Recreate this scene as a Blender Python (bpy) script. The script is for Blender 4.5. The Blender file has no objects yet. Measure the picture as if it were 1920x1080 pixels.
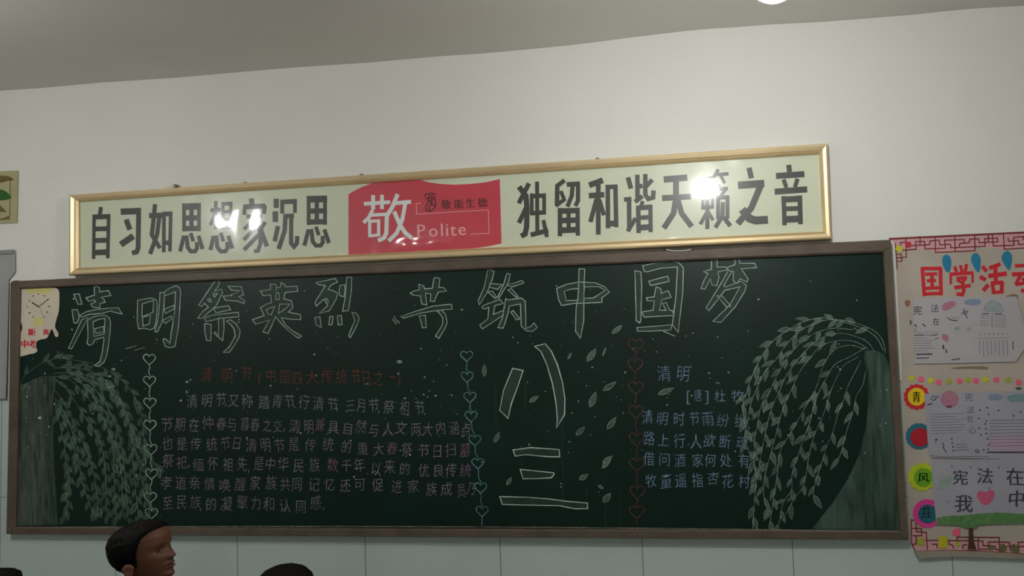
import bpy, bmesh, math, random
import numpy as np
from mathutils import Vector, Matrix, noise as mnoise
random.seed(7)
SC = bpy.context.scene
COL = SC.collection

# ------------------------------------------------------------------ camera, light, exposure
F = 1600.0
YAW, PITCH, ROLL = -0.163888, 0.068396, -0.029706
CAM = np.array([3.042501, -3.635985, 1.757708])
_f = np.array([math.sin(YAW)*math.cos(PITCH), math.cos(YAW)*math.cos(PITCH), math.sin(PITCH)])
_r = np.array([math.cos(YAW), -math.sin(YAW), 0.0]); _u = np.cross(_r, _f)
R2 = math.cos(ROLL)*_r + math.sin(ROLL)*_u
U2 = -math.sin(ROLL)*_r + math.cos(ROLL)*_u
cam = bpy.data.cameras.new('camera'); camo = bpy.data.objects.new('camera', cam); COL.objects.link(camo)
cam.sensor_width = 36; cam.lens = F/1920*36; cam.clip_start = .05; cam.clip_end = 60
M = Matrix(((R2[0], U2[0], -_f[0], CAM[0]), (R2[1], U2[1], -_f[1], CAM[1]), (R2[2], U2[2], -_f[2], CAM[2]), (0, 0, 0, 1)))
camo.matrix_world = M
SC.camera = camo
SC.view_settings.view_transform = 'Standard'; SC.view_settings.look = 'None'
SC.view_settings.exposure = 0.0; SC.view_settings.gamma = 1; SC.view_settings.use_curve_mapping = False
world = bpy.data.worlds.new('night'); SC.world = world; world.use_nodes = True
world.node_tree.nodes['Background'].inputs[0].default_value = (.01, .012, .015, 1)
world.node_tree.nodes['Background'].inputs[1].default_value = .3
CEIL = 3.067
LAMPS = [(3.375, -1.46, 2.664, 30.0), (0.233, -1.85, 2.67, 25.0), (3.30, -6.0, 2.70, 16.0), (0.3, -6.0, 2.70, 16.0)]   # the room's bulbs: x, y, z, emission

# ------------------------------------------------------------------ helpers
def W(u, v, y=0.0):
    """point on the wall-parallel plane at depth y that a measured photo point falls on"""
    d = _f + (u-960)/F*R2 + (540-v)/F*U2
    return CAM + d*((y-CAM[1])/d[1])
def proj(p):
    d = np.array(p) - CAM; Z = d @ _f
    return 960+F*(d@R2)/Z, 540-F*(d@U2)/Z
def lin(c):
    if isinstance(c, str): c = tuple(int(c[i:i+2], 16)/255 for i in (0, 2, 4))
    return tuple(x/12.92 if x <= .04045 else ((x+.055)/1.055)**2.4 for x in c)
MATS = {}
def mat(name, col, rough=.6, var=.08, scale=6., metal=0., coat=0., bump=0., bscale=80., spec=.5, coat_rough=.1, emit=0, aniso=None):
    if name in MATS: return MATS[name]
    m = bpy.data.materials.new(name); m.use_nodes = True; nt = m.node_tree; N = nt.nodes; L = nt.links
    b = N['Principled BSDF']; c = lin(col)
    b.inputs['Roughness'].default_value = rough; b.inputs['Metallic'].default_value = metal
    b.inputs['Coat Weight'].default_value = coat; b.inputs['Coat Roughness'].default_value = coat_rough
    b.inputs['Specular IOR Level'].default_value = spec
    tc = N.new('ShaderNodeTexCoord'); nz = N.new('ShaderNodeTexNoise'); nz.inputs['Scale'].default_value = scale; nz.inputs['Detail'].default_value = 5
    L.new(tc.outputs['Object'], nz.inputs['Vector'])
    mr = N.new('ShaderNodeMapRange'); mr.inputs['From Min'].default_value = .3; mr.inputs['From Max'].default_value = .7
    mr.inputs['To Min'].default_value = 1-var; mr.inputs['To Max'].default_value = 1+var
    L.new(nz.outputs['Fac'], mr.inputs['Value'])
    mx = N.new('ShaderNodeVectorMath'); mx.operation = 'SCALE'; mx.inputs[0].default_value = c
    L.new(mr.outputs['Result'], mx.inputs['Scale']); L.new(mx.outputs['Vector'], b.inputs['Base Color'])
    if bump:
        n2 = N.new('ShaderNodeTexNoise'); n2.inputs['Scale'].default_value = bscale; n2.inputs['Detail'].default_value = 4
        L.new(tc.outputs['Object'], n2.inputs['Vector'])
        bp = N.new('ShaderNodeBump'); bp.inputs['Strength'].default_value = bump; bp.inputs['Distance'].default_value = .01
        L.new(n2.outputs['Fac'], bp.inputs['Height']); L.new(bp.outputs['Normal'], b.inputs['Normal'])
    if emit:
        b.inputs['Emission Color'].default_value = (*c, 1); b.inputs['Emission Strength'].default_value = emit
    MATS[name] = m; return m
def chalk(name, col, op=.9, lo=.0, gs=230., streak=None):
    """chalk dust on the board: diffuse pigment broken up by the grain of the surface"""
    if name in MATS: return MATS[name]
    m = bpy.data.materials.new(name); m.use_nodes = True; nt = m.node_tree; N = nt.nodes; L = nt.links
    b = N['Principled BSDF']; b.inputs['Base Color'].default_value = (*lin(col), 1); b.inputs['Roughness'].default_value = .95
    b.inputs['Specular IOR Level'].default_value = .1
    tc = N.new('ShaderNodeTexCoord'); mp = N.new('ShaderNodeMapping')
    if streak: mp.inputs['Scale'].default_value = streak
    L.new(tc.outputs['Object'], mp.inputs['Vector'])
    n1 = N.new('ShaderNodeTexNoise'); n1.inputs['Scale'].default_value = gs; n1.inputs['Detail'].default_value = 3
    n2 = N.new('ShaderNodeTexNoise'); n2.inputs['Scale'].default_value = gs/12; n2.inputs['Detail'].default_value = 3
    L.new(mp.outputs['Vector'], n1.inputs['Vector']); L.new(mp.outputs['Vector'], n2.inputs['Vector'])
    ad = N.new('ShaderNodeMath'); ad.operation = 'ADD'; L.new(n1.outputs['Fac'], ad.inputs[0]); L.new(n2.outputs['Fac'], ad.inputs[1])
    mr = N.new('ShaderNodeMapRange'); mr.inputs['From Min'].default_value = .72; mr.inputs['From Max'].default_value = 1.2
    mr.inputs['To Min'].default_value = lo*op; mr.inputs['To Max'].default_value = op
    L.new(ad.outputs['Value'], mr.inputs['Value']); L.new(mr.outputs['Result'], b.inputs['Alpha'])
    MATS[name] = m; return m
def link(name, me, m, parent=None, smooth=False):
    o = bpy.data.objects.new(name, me); COL.objects.link(o)
    if m is not None and not me.materials: me.materials.append(m)
    if parent is not None: o.parent = parent
    if smooth:
        for p in me.polygons: p.use_smooth = True
    return o
def mesh(name, V, Fa, m, parent=None, smooth=False):
    me = bpy.data.meshes.new(name); me.from_pydata([tuple(v) for v in V], [], Fa); me.update()
    return link(name, me, m, parent, smooth)
def frombm(name, bm, m, parent=None, smooth=False):
    bmesh.ops.recalc_face_normals(bm, faces=bm.faces)
    me = bpy.data.meshes.new(name); bm.to_mesh(me); bm.free(); return link(name, me, m, parent, smooth)
def tag(o, label=None, cat=None, group=None, kind=None):
    if label: o['label'] = label
    if cat: o['category'] = cat
    if group: o['group'] = group
    if kind: o['kind'] = kind
    return o
def empty(name, loc=(0, 0, 0)):
    o = bpy.data.objects.new(name, None); COL.objects.link(o); o.location = loc; o.empty_display_size = .1; return o
def box(bm, x0, x1, y0, y1, z0, z1, bev=0):
    vs = [bm.verts.new((x, y, z)) for x in (x0, x1) for y in (y0, y1) for z in (z0, z1)]
    fs = [bm.faces.new([vs[i] for i in q]) for q in ((0, 1, 3, 2), (4, 6, 7, 5), (0, 4, 5, 1), (2, 3, 7, 6), (0, 2, 6, 4), (1, 5, 7, 3))]
    if bev:
        es = list({e for f in fs for e in f.edges}); bmesh.ops.bevel(bm, geom=es, offset=bev, segments=2, affect='EDGES')
def boxo(name, a, m, parent=None, bev=0):
    bm = bmesh.new(); box(bm, *a, bev=bev); return frombm(name, bm, m, parent)

class Flat:
    """shapes measured on the photo, laid on a plane parallel to the wall at depth y"""
    def __init__(s, y, org=(0, 0), k=1.0, dy=0.0): s.y = y; s.org = org; s.k = k; s.V = []; s.F = []; s.n = 0; s.dy = dy
    def T(s, p): return (s.org[0]+p[0]/s.k, s.org[1]+p[1]/s.k)
    def at(s, org, k): s.org = org; s.k = k; return s
    def _add(s, pts, faces):
        b = len(s.V); y = s.y - s.dy*s.n; s.n += 1
        for p in pts: s.V.append(W(p[0], p[1], y))
        for f in faces: s.F.append([b+i for i in f])
    def stroke(s, pl, w, closed=False, smooth=0, jit=0, taper=0):
        """w in crop units"""
        P = [np.array(s.T(p), float) for p in pl]; w = w/s.k
        for _ in range(smooth):
            Q = [] if closed else [P[0]]
            n = len(P)
            for i in range(n if closed else n-1):
                a, b = P[i], P[(i+1) % n]; Q += [a*.75+b*.25, a*.25+b*.75]
            if not closed: Q.append(P[-1])
            P = Q
        if jit:
            P = [p+np.array((random.uniform(-jit, jit), random.uniform(-jit, jit))) for p in P]
        n = len(P); L = []
        for i in range(n):
            a = P[i-1] if (i > 0 or closed) else None; b = P[(i+1) % n] if (i < n-1 or closed) else None
            d1 = (P[i]-a) if a is not None else (b-P[i]); d2 = (b-P[i]) if b is not None else d1
            d1 = d1/(np.linalg.norm(d1)+1e-9); d2 = d2/(np.linalg.norm(d2)+1e-9)
            t = d1+d2; ln = np.linalg.norm(t)
            if ln < .3: t = d1; ln = 1
            t = t/ln; nn = np.array((-t[1], t[0])); c = max(.55, abs(nn @ np.array((-d1[1], d1[0]))))
            ww = w*.5/c
            if taper: ww *= max(.15, 1-taper*abs(2*i/(n-1)-1)**3)
            if jit: ww *= random.uniform(.8, 1.2)
            L.append((P[i]+nn*ww, P[i]-nn*ww))
        pts = [q for l in L for q in l]
        fs = [(2*i, 2*i+1, (2*i+3) % (2*n), (2*i+2) % (2*n)) for i in range(n if closed else n-1)]
        s._add(pts, fs); return s
    def poly(s, pl, smooth=0):
        P = [np.array(s.T(p), float) for p in pl]
        for _ in range(smooth):
            P = [q for i in range(len(P)) for q in (P[i]*.75+P[(i+1) % len(P)]*.25, P[i]*.25+P[(i+1) % len(P)]*.75)]
        s._add(P, [list(range(len(P)))]); return s
    def polyh(s, outer, holes):
        from mathutils.geometry import tessellate_polygon
        loops = [[s.T(p) for p in outer]]+[[s.T(p) for p in h] for h in holes]
        tri = tessellate_polygon([[Vector((x, y, 0)) for x, y in l] for l in loops])
        s._add([np.array(p) for l in loops for p in l], [tuple(t) for t in tri]); return s
    def glyph(s, ch, cx, cy, w, h, rot=0, shear=0, bold=0, wob=0):
        V, Fs = GL(ch); k = s.k; cr, sr = math.cos(rot), math.sin(rot)
        for dx in ([0] if not bold else [-bold, -bold/2, 0, bold/2, bold]):
            pts = []
            for (x, y) in V:
                X = (x-.5)*w; Y = -(y-.38)*h
                if wob:
                    X += wob*w*math.sin(y*5.1+cx)+wob*w*.6*math.sin(x*7+cy*1.7); Y += wob*h*math.sin(x*4.7+cx*.7)
                X += shear*Y
                px, py = X*cr-Y*sr+cx+dx, X*sr+Y*cr+cy
                pts.append(s.T((px, py)))
            s._add(pts, Fs)
        return s
    def build(s, name, m, parent=None, thick=0):
        V, Fs = s.V, s.F
        bm = bmesh.new(); vs = [bm.verts.new(tuple(v)) for v in V]
        for f in Fs:
            try: bm.faces.new([vs[i] for i in f])
            except ValueError: pass
        bm.normal_update()
        big = [f for f in bm.faces if len(f.verts) > 4]
        if big: bmesh.ops.triangulate(bm, faces=big)
        for f in bm.faces:
            f.normal_update()
            if f.normal.y > 0: f.normal_flip()
        if thick:
            r = bmesh.ops.extrude_face_region(bm, geom=list(bm.faces))
            ev = [g for g in r['geom'] if isinstance(g, bmesh.types.BMVert)]
            for v in ev: v.co.y -= thick
            bmesh.ops.recalc_face_normals(bm, faces=bm.faces)
        me = bpy.data.meshes.new(name); bm.to_mesh(me); bm.free()
        return link(name, me, m, parent)
_GC = {}; _OFF = [0.0]; _tc = bpy.data.curves.new('glyph_source', 'FONT'); _to = bpy.data.objects.new('glyph_source', _tc)
COL.objects.link(_to); _tc.resolution_u = 2
def GL(ch):
    key = (ch, _OFF[0])
    if key not in _GC:
        _tc.body = ch; _tc.offset = _OFF[0]; bpy.context.view_layer.update()
        dg = bpy.context.evaluated_depsgraph_get(); me = bpy.data.meshes.new_from_object(_to.evaluated_get(dg))
        V = [(v.co.x, v.co.y) for v in me.vertices]
        if ord(ch) < 128 and V:
            xs = [v[0] for v in V]; c = (min(xs)+max(xs))/2; V = [(x-c+.5, y) for x, y in V]
        _GC[key] = (V, [list(p.vertices) for p in me.polygons]); bpy.data.meshes.remove(me)
    return _GC[key]

# ------------------------------------------------------------------ materials
m_wall = mat('white_wall_paint', (.87, .87, .845), .7, .025, 1.6, bump=.12, bscale=35)
m_ceil = mat('ceiling_paint', (.84, .83, .80), .75, .03, 1.5, bump=.1, bscale=20)
m_tile = mat('glazed_wall_tile', (.74, .80, .79), .3, .02, 3)
m_grout = mat('tile_grout', (.45, .47, .46), .9)
m_floor = mat('terrazzo_floor', (.5, .49, .46), .5, .25, 60)
m_board = mat('blackboard_green', (.008, .125, .097), .43, .25, 2.5, spec=.3, bump=.05, bscale=120)
m_wood = mat('worn_brown_frame', (.36, .315, .27), .5, .22, 9, spec=.35, bump=.15, bscale=60)
m_gold = mat('gold_frame_metal', (.88, .79, .62), .38, .06, 5, metal=.5)
m_lip = mat('gold_frame_lip', (.95, .82, .62), .2, .05, 5, metal=.8)
m_black = mat('black_print', (.24, .245, .23), .5, .05)
m_cream = mat('cream_print_paper', (.84, .855, .765), .5, .03, 3)
m_red = mat('red_print', (.81, .24, .31), .45, .04)
m_whitep = mat('white_print', (.9, .92, .92), .5, .02)
m_pinkp = mat('pale_pink_print', (.93, .66, .66), .5, .02)
m_dred = mat('dark_red_print', (.42, .09, .11), .5, .05)
m_metal = mat('dull_steel', (.45, .43, .40), .4, .1, metal=.8)

# ------------------------------------------------------------------ room shell
X0, X1, Y1 = -2.4, 6.4, -8.2
w = boxo('wall_back', (X0-.2, X1+.2, 0.0, .2, 0, CEIL+.15), m_wall); w['kind'] = 'structure'
wall_back = w
for nm, a in (('wall_left', (X0-.2, X0, Y1, 0, 0, CEIL+.15)), ('wall_right', (X1, X1+.2, Y1, 0, 0, CEIL+.15)), ('wall_front', (X0-.2, X1+.2, Y1-.2, Y1, 0, CEIL+.15))):
    o = boxo(nm, a, m_wall); o['kind'] = 'structure'
o = boxo('floor', (X0-.2, X1+.2, Y1-.2, .2, -.15, 0), m_floor); o['kind'] = 'structure'
# ceiling: its edge against the wall wanders a little, as the plaster does
cp = [(0, 170), (90, 164), (187, 155), (330, 146), (440, 136), (560, 126), (700, 117), (830, 105), (900, 101), (1000, 92), (1080, 84), (1200, 68), (1310, 55), (1380, 51), (1440, 46), (1530, 42), (1600, 37), (1720, 27), (1800, 18), (1880, 13), (1920, 11)]
cw = [W(*p) for p in cp]
cxs = [p[0] for p in cw]; czs = [p[2] for p in cw]
nx, ny = 90, 16
V = []; Fc = []
for j in range(ny+1):
    y = .1 + (Y1-.1)*(j/ny)**2.2
    for i in range(nx+1):
        x = X0-.2 + (X1-X0+.4)*i/nx
        ze = float(np.interp(x, cxs, czs)); k = math.exp(y/.25) if y < 0 else 1
        V.append((x, y, CEIL + (ze-CEIL)*k + .004*mnoise.noise(Vector((x*1.3, y*1.3, 0)))*(1-k)))
for j in range(ny):
    for i in range(nx):
        a = j*(nx+1)+i; Fc.append((a, a+nx+1, a+nx+2, a+1))
nb = len(V)
V += [(v[0], v[1], CEIL+.25) for v in V]
Fc += [tuple(nb+i for i in reversed(f)) for f in Fc[:nx*ny]]
o = mesh('ceiling', V, Fc, m_ceil, smooth=True); o['kind'] = 'structure'
# tiled dado, joints recessed, every tile its own piece
T0, TP = 1.159496-.598767*6, .598767
DZ = 1.575
o = boxo('tile_bed', (X0, X1, -.0003, 0.002, 0, DZ), m_grout, wall_back)
zs = [0, .52, 1.12, DZ]
tme = {}
for r_ in range(3):
    bm = bmesh.new(); box(bm, 0, TP-.003, -.0018, -.0002, 0, zs[r_+1]-zs[r_]-.003, bev=.0005)
    bmesh.ops.recalc_face_normals(bm, faces=bm.faces)
    me = bpy.data.meshes.new('tile'); bm.to_mesh(me); bm.free(); me.materials.append(m_tile)
    k = 0
    while T0+TP*(k+1) < X1:
        if T0+TP*k >= X0-.1:
            o = bpy.data.objects.new('tile', me); COL.objects.link(o); o.location = (T0+TP*k+.0015, 0, zs[r_]); o.parent = wall_back
        k += 1

# ------------------------------------------------------------------ framed things: a mitred frame from measured corners
def frame_bar(name, a, b, ia, ib, yf, yi, m, parent, yb=0.0, ridge=None):
    """one bar of a frame: outer corners a,b, inner corners ia,ib (world x,z), front depth yf outside, yi inside"""
    pts = []
    prof = [(0, yb), (0, yf*.6), (.12, yf), (.62, yf*.97), (.86, yf*.72), (1, yi), (1, yb)] if ridge is None else ridge
    for (o_, i_) in ((a, ia), (b, ib)):
        for t, y in prof: pts.append((o_[0]+(i_[0]-o_[0])*t, y, o_[1]+(i_[1]-o_[1])*t))
    n = len(prof); fs = [(i, (i+1) % n, (i+1) % n+n, i+n) for i in range(n)]+[tuple(range(n)), tuple(range(2*n-1, n-1, -1))]
    bm = bmesh.new(); vs = [bm.verts.new(p) for p in pts]
    for f in fs: bm.faces.new([vs[i] for i in f])
    return frombm(name, bm, m, parent)
def xz(u, v, y): p = W(u, v, y); return (p[0], p[2])

# ------------------------------------------------------------------ blackboard
YB = -.024; YF = -.042
board = empty('blackboard', (1.95, 0, .95)); board.location = (0, 0, 0)
tag(board, 'long green blackboard covered in chalk writing and drawings, brown frame, under the banner', 'blackboard')
OC = [xz(20, 527, YF), xz(1671, 449, YF), xz(1704, 1013, YF), xz(10, 1002, YF)]
IC = [xz(36, 541, YF), xz(1657, 473, YF), xz(1689, 996, YF), xz(28, 989, YF)]
bm = bmesh.new()
fr = [bm.verts.new((p[0], YB, p[1])) for p in (xz(20, 530, YB), xz(1668, 455, YB), xz(1700, 1009, YB), xz(14, 1000, YB))]
bk = [bm.verts.new((v.co.x, -.001, v.co.z)) for v in fr]
bm.faces.new(fr); bm.faces.new(bk[::-1])
for i in range(4): bm.faces.new((fr[i], bk[i], bk[(i+1) % 4], fr[(i+1) % 4]))
frombm('writing_surface', bm, m_board, board)
prof = [(0, -.001), (0, YF*.8), (.1, YF), (.85, YF), (1, YF*.85), (1, -.02), (.8, -.001)]
for i in range(4):
    j = (i+1) % 4
    frame_bar('frame_rail', OC[i], OC[j], IC[i], IC[j], YF, YF, m_wood, board, ridge=prof)
# rounded corner caps
for (u, v, s_) in ((1664, 462, 1), (28, 533, 1), (1697, 1005, 1), (20, 996, 1)):
    p = W(u, v, YF)
    bm = bmesh.new(); box(bm, p[0]-.018, p[0]+.014, YF-.003, -.003, p[2]-.014, p[2]+.018, bev=.006)
    frombm('corner_cap', bm, m_wood, board, smooth=False)
# pale, broken-up line laid on the inner lip along the bottom
m_ledge = chalk('pale_ledge', (.62, .60, .54), .55, .25, 90)
fl = Flat(YF-.0004); fl.stroke([(40, 989.3), (300, 987.5), (700, 987), (1000, 988.5), (1300, 991.5), (1680, 996.5)], 2.6, smooth=1); fl.build('pale_ledge_line', m_ledge, board)
fl = Flat(YF-.0004)
for u, v, w_, l in ((655, 511, 3, 26), (725, 494, 3.5, 24), (668, 498, 2, 9), (880, 489, 2, 10), (1066, 478, 2, 11), (1384, 461, 2.5, 9), (1612, 457, 3, 4), (250, 513, 2, 20), (560, 502, 2, 16), (1500, 456, 2, 30), (1420, 460, 2, 14), (1540, 470, 1.5, 40)):
    fl.stroke([(u-l/2, v+.8), (u+l/2, v-.8)], w_, taper=.8)
for k in range(60):
    u = random.uniform(60, 1650); v = 1000+8*u/1700+random.uniform(-4, 5); fl.stroke([(u-.8, v), (u+.8, v)], random.uniform(.8, 1.8))
for k in range(25):
    v = random.uniform(500, 980); u = 1671+27*(v-500)/500+random.uniform(-7, 7); fl.stroke([(u, v-1), (u, v+1)], random.uniform(.8, 2.2))
o = fl.build('chalk_smudges', chalk('smudge', (.7, .68, .62), .6, .1, 60), board); o['kind'] = 'stuff'
# two screws with a thin wire on the top rail
for u, v in ((1247, 468.5), (1297, 467)):
    p = W(u, v, YF); bm = bmesh.new()
    bmesh.ops.create_cone(bm, cap_ends=True, segments=12, radius1=.006, radius2=.004, depth=.006, matrix=Matrix.Translation((p[0], YF-.003, p[2])) @ Matrix.Rotation(math.pi/2, 4, 'X'))
    frombm('screw', bm, mat('dark_screw', (.16, .12, .1), .5), board)
fl = Flat(YF-.004); fl.stroke([(1249, 468), (1262, 470.5), (1284, 470), (1296, 467.5)], 1.5, smooth=1); fl.build('hanging_wire', mat('pale_wire', (.75, .72, .66), .3), board, thick=.001)

# --- chalk work -------------------------------------------------------------
YC = YB-.0006
c_title = chalk('pale_green_chalk', (.70, .78, .73), .92, .5, 260)
c_fill = chalk('rubbed_green_chalk', (.40, .50, .46), .26, .35, 120)
c_white = chalk('white_chalk', (.78, .86, .80), .95, .45, 260)
c_leaf = chalk('leaf_chalk', (.50, .60, .54), .52, .35, 140)
c_leafo = chalk('leaf_outline_chalk', (.64, .74, .68), .6, .3, 240)
c_trunk = chalk('trunk_chalk', (.50, .56, .52), .42, .12, 70, (1, 1, .18))
c_bark = chalk('right_trunk_chalk', (.50, .62, .57), .32, .15, 60, (1, 1, .15))
c_violet = chalk('violet_chalk', (.66, .61, .67), .62, .55, 200)
c_grey = chalk('grey_chalk', (.62, .64, .66), .68, .55, 200)
c_pink = chalk('pink_chalk', (.68, .50, .66), .6, .6, 200)
c_blue = chalk('pale_blue_chalk', (.56, .68, .80), .72, .55, 200)
c_redc = chalk('red_chalk', (.58, .33, .28), .6, .65, 200)
c_rose = chalk('rose_chalk', (.52, .32, .34), .6, .5, 200)
c_teal = chalk('teal_chalk', (.50, .70, .68), .8, .3, 200)

TITLE = []
E_, F_, G_, H_, I_, J_ = ((0, 520), 5.3333), ((340, 500), 5.3333), ((700, 480), 5.3333), ((1020, 470), 4.5714), ((840, 640), 4.8), ((840, 800), 4.8)
TITLE.append(('first title character, tall and wide', E_, [
 [(738,170),(792,165),(820,268),(780,270)], [(720,325),(775,322),(790,380),(788,425),(765,458),(738,455)], [(815,425),(885,400),(715,715),(685,708)],
 [(942,95),(972,90),(995,105),(995,145),(1082,132),(1108,182),(1005,200),(1035,212),(1052,248),(1000,262),(1000,305),(930,300),(905,268),(955,245),(945,225),(885,238),(858,205),(945,178)],
 [(800,378),(860,345),(960,322),(1080,308),(1185,305),(1222,368),(1180,358),(1100,338),(1020,362),(900,370),(815,400)],
 [(875,430),(930,395),(1000,380),(1060,380),(1095,405),(1105,450),(1100,560),(1085,680),(1065,790),(1040,850),(985,890),(945,882),(1000,840),(1025,740),(1040,620),(1035,600),(945,625),(930,665),(895,680),(870,660),(880,600),(878,500)]],
 [[(928,448),(985,420),(1050,412),(1042,565),(940,590)], [(948,515),(1035,490),(1038,545),(960,560)]]))
TITLE.append(('second title character, made of two boxes', E_, [
 [(1375,230),(1510,205),(1565,225),(1575,290),(1560,450),(1540,510),(1500,525),(1440,508),(1385,515),(1372,440)],
 [(1600,150),(1645,155),(1640,280),(1620,450),(1575,545),(1548,545),(1575,440),(1592,300)],
 [(1640,150),(1700,105),(1760,85),(1795,105),(1808,150),(1795,350),(1785,500),(1750,690),(1700,705),(1650,690),(1630,620),(1650,610),(1700,660),(1712,560),(1745,350),(1755,145),(1650,185)],
 [(1640,320),(1735,280),(1745,315),(1655,362)], [(1625,430),(1715,385),(1720,415),(1655,462)]],
 [[(1422,265),(1535,232),(1530,350),(1420,395)], [(1425,400),(1505,380),(1490,470),(1430,485)]]))
TITLE.append(('third title character with a long curved sweep', F_, [
 [(175,385),(250,270),(350,122),(380,155),(375,190),(330,245),(400,225),(412,260),(350,390),(280,450),(200,520),(165,515),(210,450),(270,405),(230,365),(205,400)],
 [(465,195),(600,200),(620,280),(575,300),(632,340),(628,368),(560,345),(440,335),(418,295),(480,290),(585,240),(500,235)],
 [(322,415),(470,390),(495,430),(345,462)], [(230,515),(300,485),(570,455),(575,500),(400,515),(250,550)], [(232,570),(298,578),(295,740),(255,740),(235,660)],
 [(370,515),(425,515),(428,620),(412,740),(325,665),(340,650),(372,690),(372,600)],
 [(450,545),(490,530),(545,570),(588,635),(580,700),(530,790),(480,855),(420,855),(480,800),(540,690),(525,620),(490,575)]],
 [[(322,268),(360,268),(330,305),(324,290)], [(262,330),(285,318),(300,345),(285,355)]]))
TITLE.append(('fourth title character, splayed feet', F_, [
 [(790,245),(890,228),(892,175),(945,178),(955,210),(990,205),(998,160),(1035,180),(1040,200),(1160,195),(1162,245),(1038,258),(1025,322),(1100,340),(1115,410),(1070,455),(1190,480),(1195,530),(1080,525),(1000,510),(1040,580),(1110,640),(1200,695),(1170,715),(1080,650),(1000,570),(940,500),(905,590),(865,670),(815,650),(880,535),(745,575),(708,530),(830,490),(790,410),(860,370),(900,360),(895,285),(820,290)]],
 [[(945,330),(950,260),(975,265),(978,328)], [(850,430),(935,395),(900,480),(868,475)], [(985,375),(1085,375),(1040,420),(970,470)]]))
TITLE.append(('fifth title character with four dots below', F_, [
 [(1348,160),(1540,118),(1562,155),(1500,180),(1465,230),(1510,235),(1565,265),(1550,320),(1480,440),(1380,468),(1440,410),(1465,390),(1425,325),(1350,395),(1335,360),(1440,190),(1370,180)],
 [(1590,185),(1635,182),(1638,240),(1625,300),(1585,290),(1578,240)], [(1655,105),(1705,105),(1700,250),(1670,440),(1612,445),(1640,300)],
 [(1335,510),(1385,500),(1400,610),(1350,585)], [(1485,500),(1518,498),(1505,580),(1475,582)], [(1560,492),(1600,488),(1608,580),(1568,582)],
 [(1705,455),(1750,465),(1780,510),(1760,580),(1690,710),(1672,690),(1700,620),(1735,540)]], [[(1440,320),(1455,318),(1470,345),(1462,385)]]))
TITLE.append(('sixth title character with a long level bar', G_, [
 [(370,372),(400,350),(460,338),(455,282),(505,300),(510,330),(590,322),(605,225),(625,213),(665,225),(655,315),(700,315),(732,350),(650,362),(630,400),(612,455),(570,452),(575,380),(520,372),(535,490),(485,480),(468,400),(400,392)],
 [(275,605),(400,560),(600,500),(780,482),(790,530),(640,545),(480,570),(300,622)], [(458,600),(520,592),(530,715),(490,718),(475,650)],
 [(640,555),(680,540),(720,580),(740,660),(720,720),(655,825),(622,800),(690,690),(695,620),(660,570)]], [[(190,630),(230,685)], [(205,600),(240,670)], [(245,640),(262,675)]]))
TITLE.append(('seventh title character ending in a hook', G_, [
 [(1145,135),(1208,152),(1190,230),(1140,360),(1060,490),(1048,450),(1110,310)], [(1165,275),(1290,285),(1240,335),(1160,310)],
 [(1335,175),(1370,180),(1350,270),(1255,420),(1245,405),(1300,290)], [(1340,290),(1490,245),(1508,270),(1380,310)],
 [(1145,360),(1190,350),(1235,415),(1215,422)], [(1345,340),(1380,325),(1450,405),(1430,415)],
 [(1085,512),(1110,490),(1265,432),(1300,475),(1215,495),(1200,585),(1300,545),(1300,590),(1090,730),(1065,690),(1145,630),(1155,515),(1105,530)],
 [(1325,425),(1345,440),(1480,420),(1520,450),(1525,640),(1525,725),(1580,700),(1605,670),(1640,715),(1590,755),(1530,750),(1480,700),(1470,480),(1360,500),(1350,560),(1310,690),(1295,722),(1245,715),(1290,620),(1310,500)],
 [(1375,560),(1400,545),(1465,630),(1430,640)]], []))
TITLE.append(('eighth title character, a box crossed by one long stem', H_, [
 [(300,155),(350,158),(345,265),(342,400),(340,600),(312,752),(270,690),(275,500),(290,400),(298,265)],
 [(108,325),(190,290),(300,268),(440,275),(520,310),(562,355),(495,405),(498,442),(340,450),(270,450),(150,470),(125,420)]],
 [[(172,350),(230,330),(298,325),(290,425),(192,428)], [(348,310),(470,308),(525,340),(425,405),(342,408)]]))
TITLE.append(('ninth title character, enclosed in a tall frame', H_, [
 [(778,172),(830,182),(838,300),(830,600),(820,620),(790,600),(785,400)],
 [(845,130),(960,105),(1080,92),(1150,98),(1195,145),(1190,350),(1150,700),(1100,635),(1130,400),(1145,140),(1000,150),(880,182),(860,178)],
 [(897,262),(1060,218),(1072,262),(915,300)],
 [(960,310),(1000,325),(1005,365),(1065,342),(1090,400),(1010,420),(990,510),(1045,512),(1015,450),(1050,445),(1075,510),(1105,515),(1110,555),(860,570),(835,525),(935,510),(945,430),(885,430),(878,405),(945,395)],
 [(795,660),(1100,635),(1085,680),(900,690),(800,690)]], [[(1020,690),(1125,732)]]))
TITLE.append(('last title character, slanting', H_, [
 [(1435,72),(1487,82),(1482,140),(1560,140),(1575,165),(1490,180),(1500,230),(1480,300),(1440,295),(1425,240),(1380,330),(1345,325),(1370,260),(1405,195),(1365,180),(1435,160)],
 [(1575,140),(1635,120),(1640,60),(1668,55),(1680,108),(1805,108),(1822,145),(1690,155),(1750,245),(1740,268),(1680,240),(1660,280),(1620,260),(1625,180),(1580,170)],
 [(1580,170),(1610,180),(1540,300),(1560,310),(1690,260),(1735,300),(1720,350),(1640,480),(1515,615),(1448,605),(1590,470),(1680,310),(1550,340),(1415,515),(1388,490),(1500,310)],
 [(1480,385),(1530,390),(1600,475),(1565,482)]], []))
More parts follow.
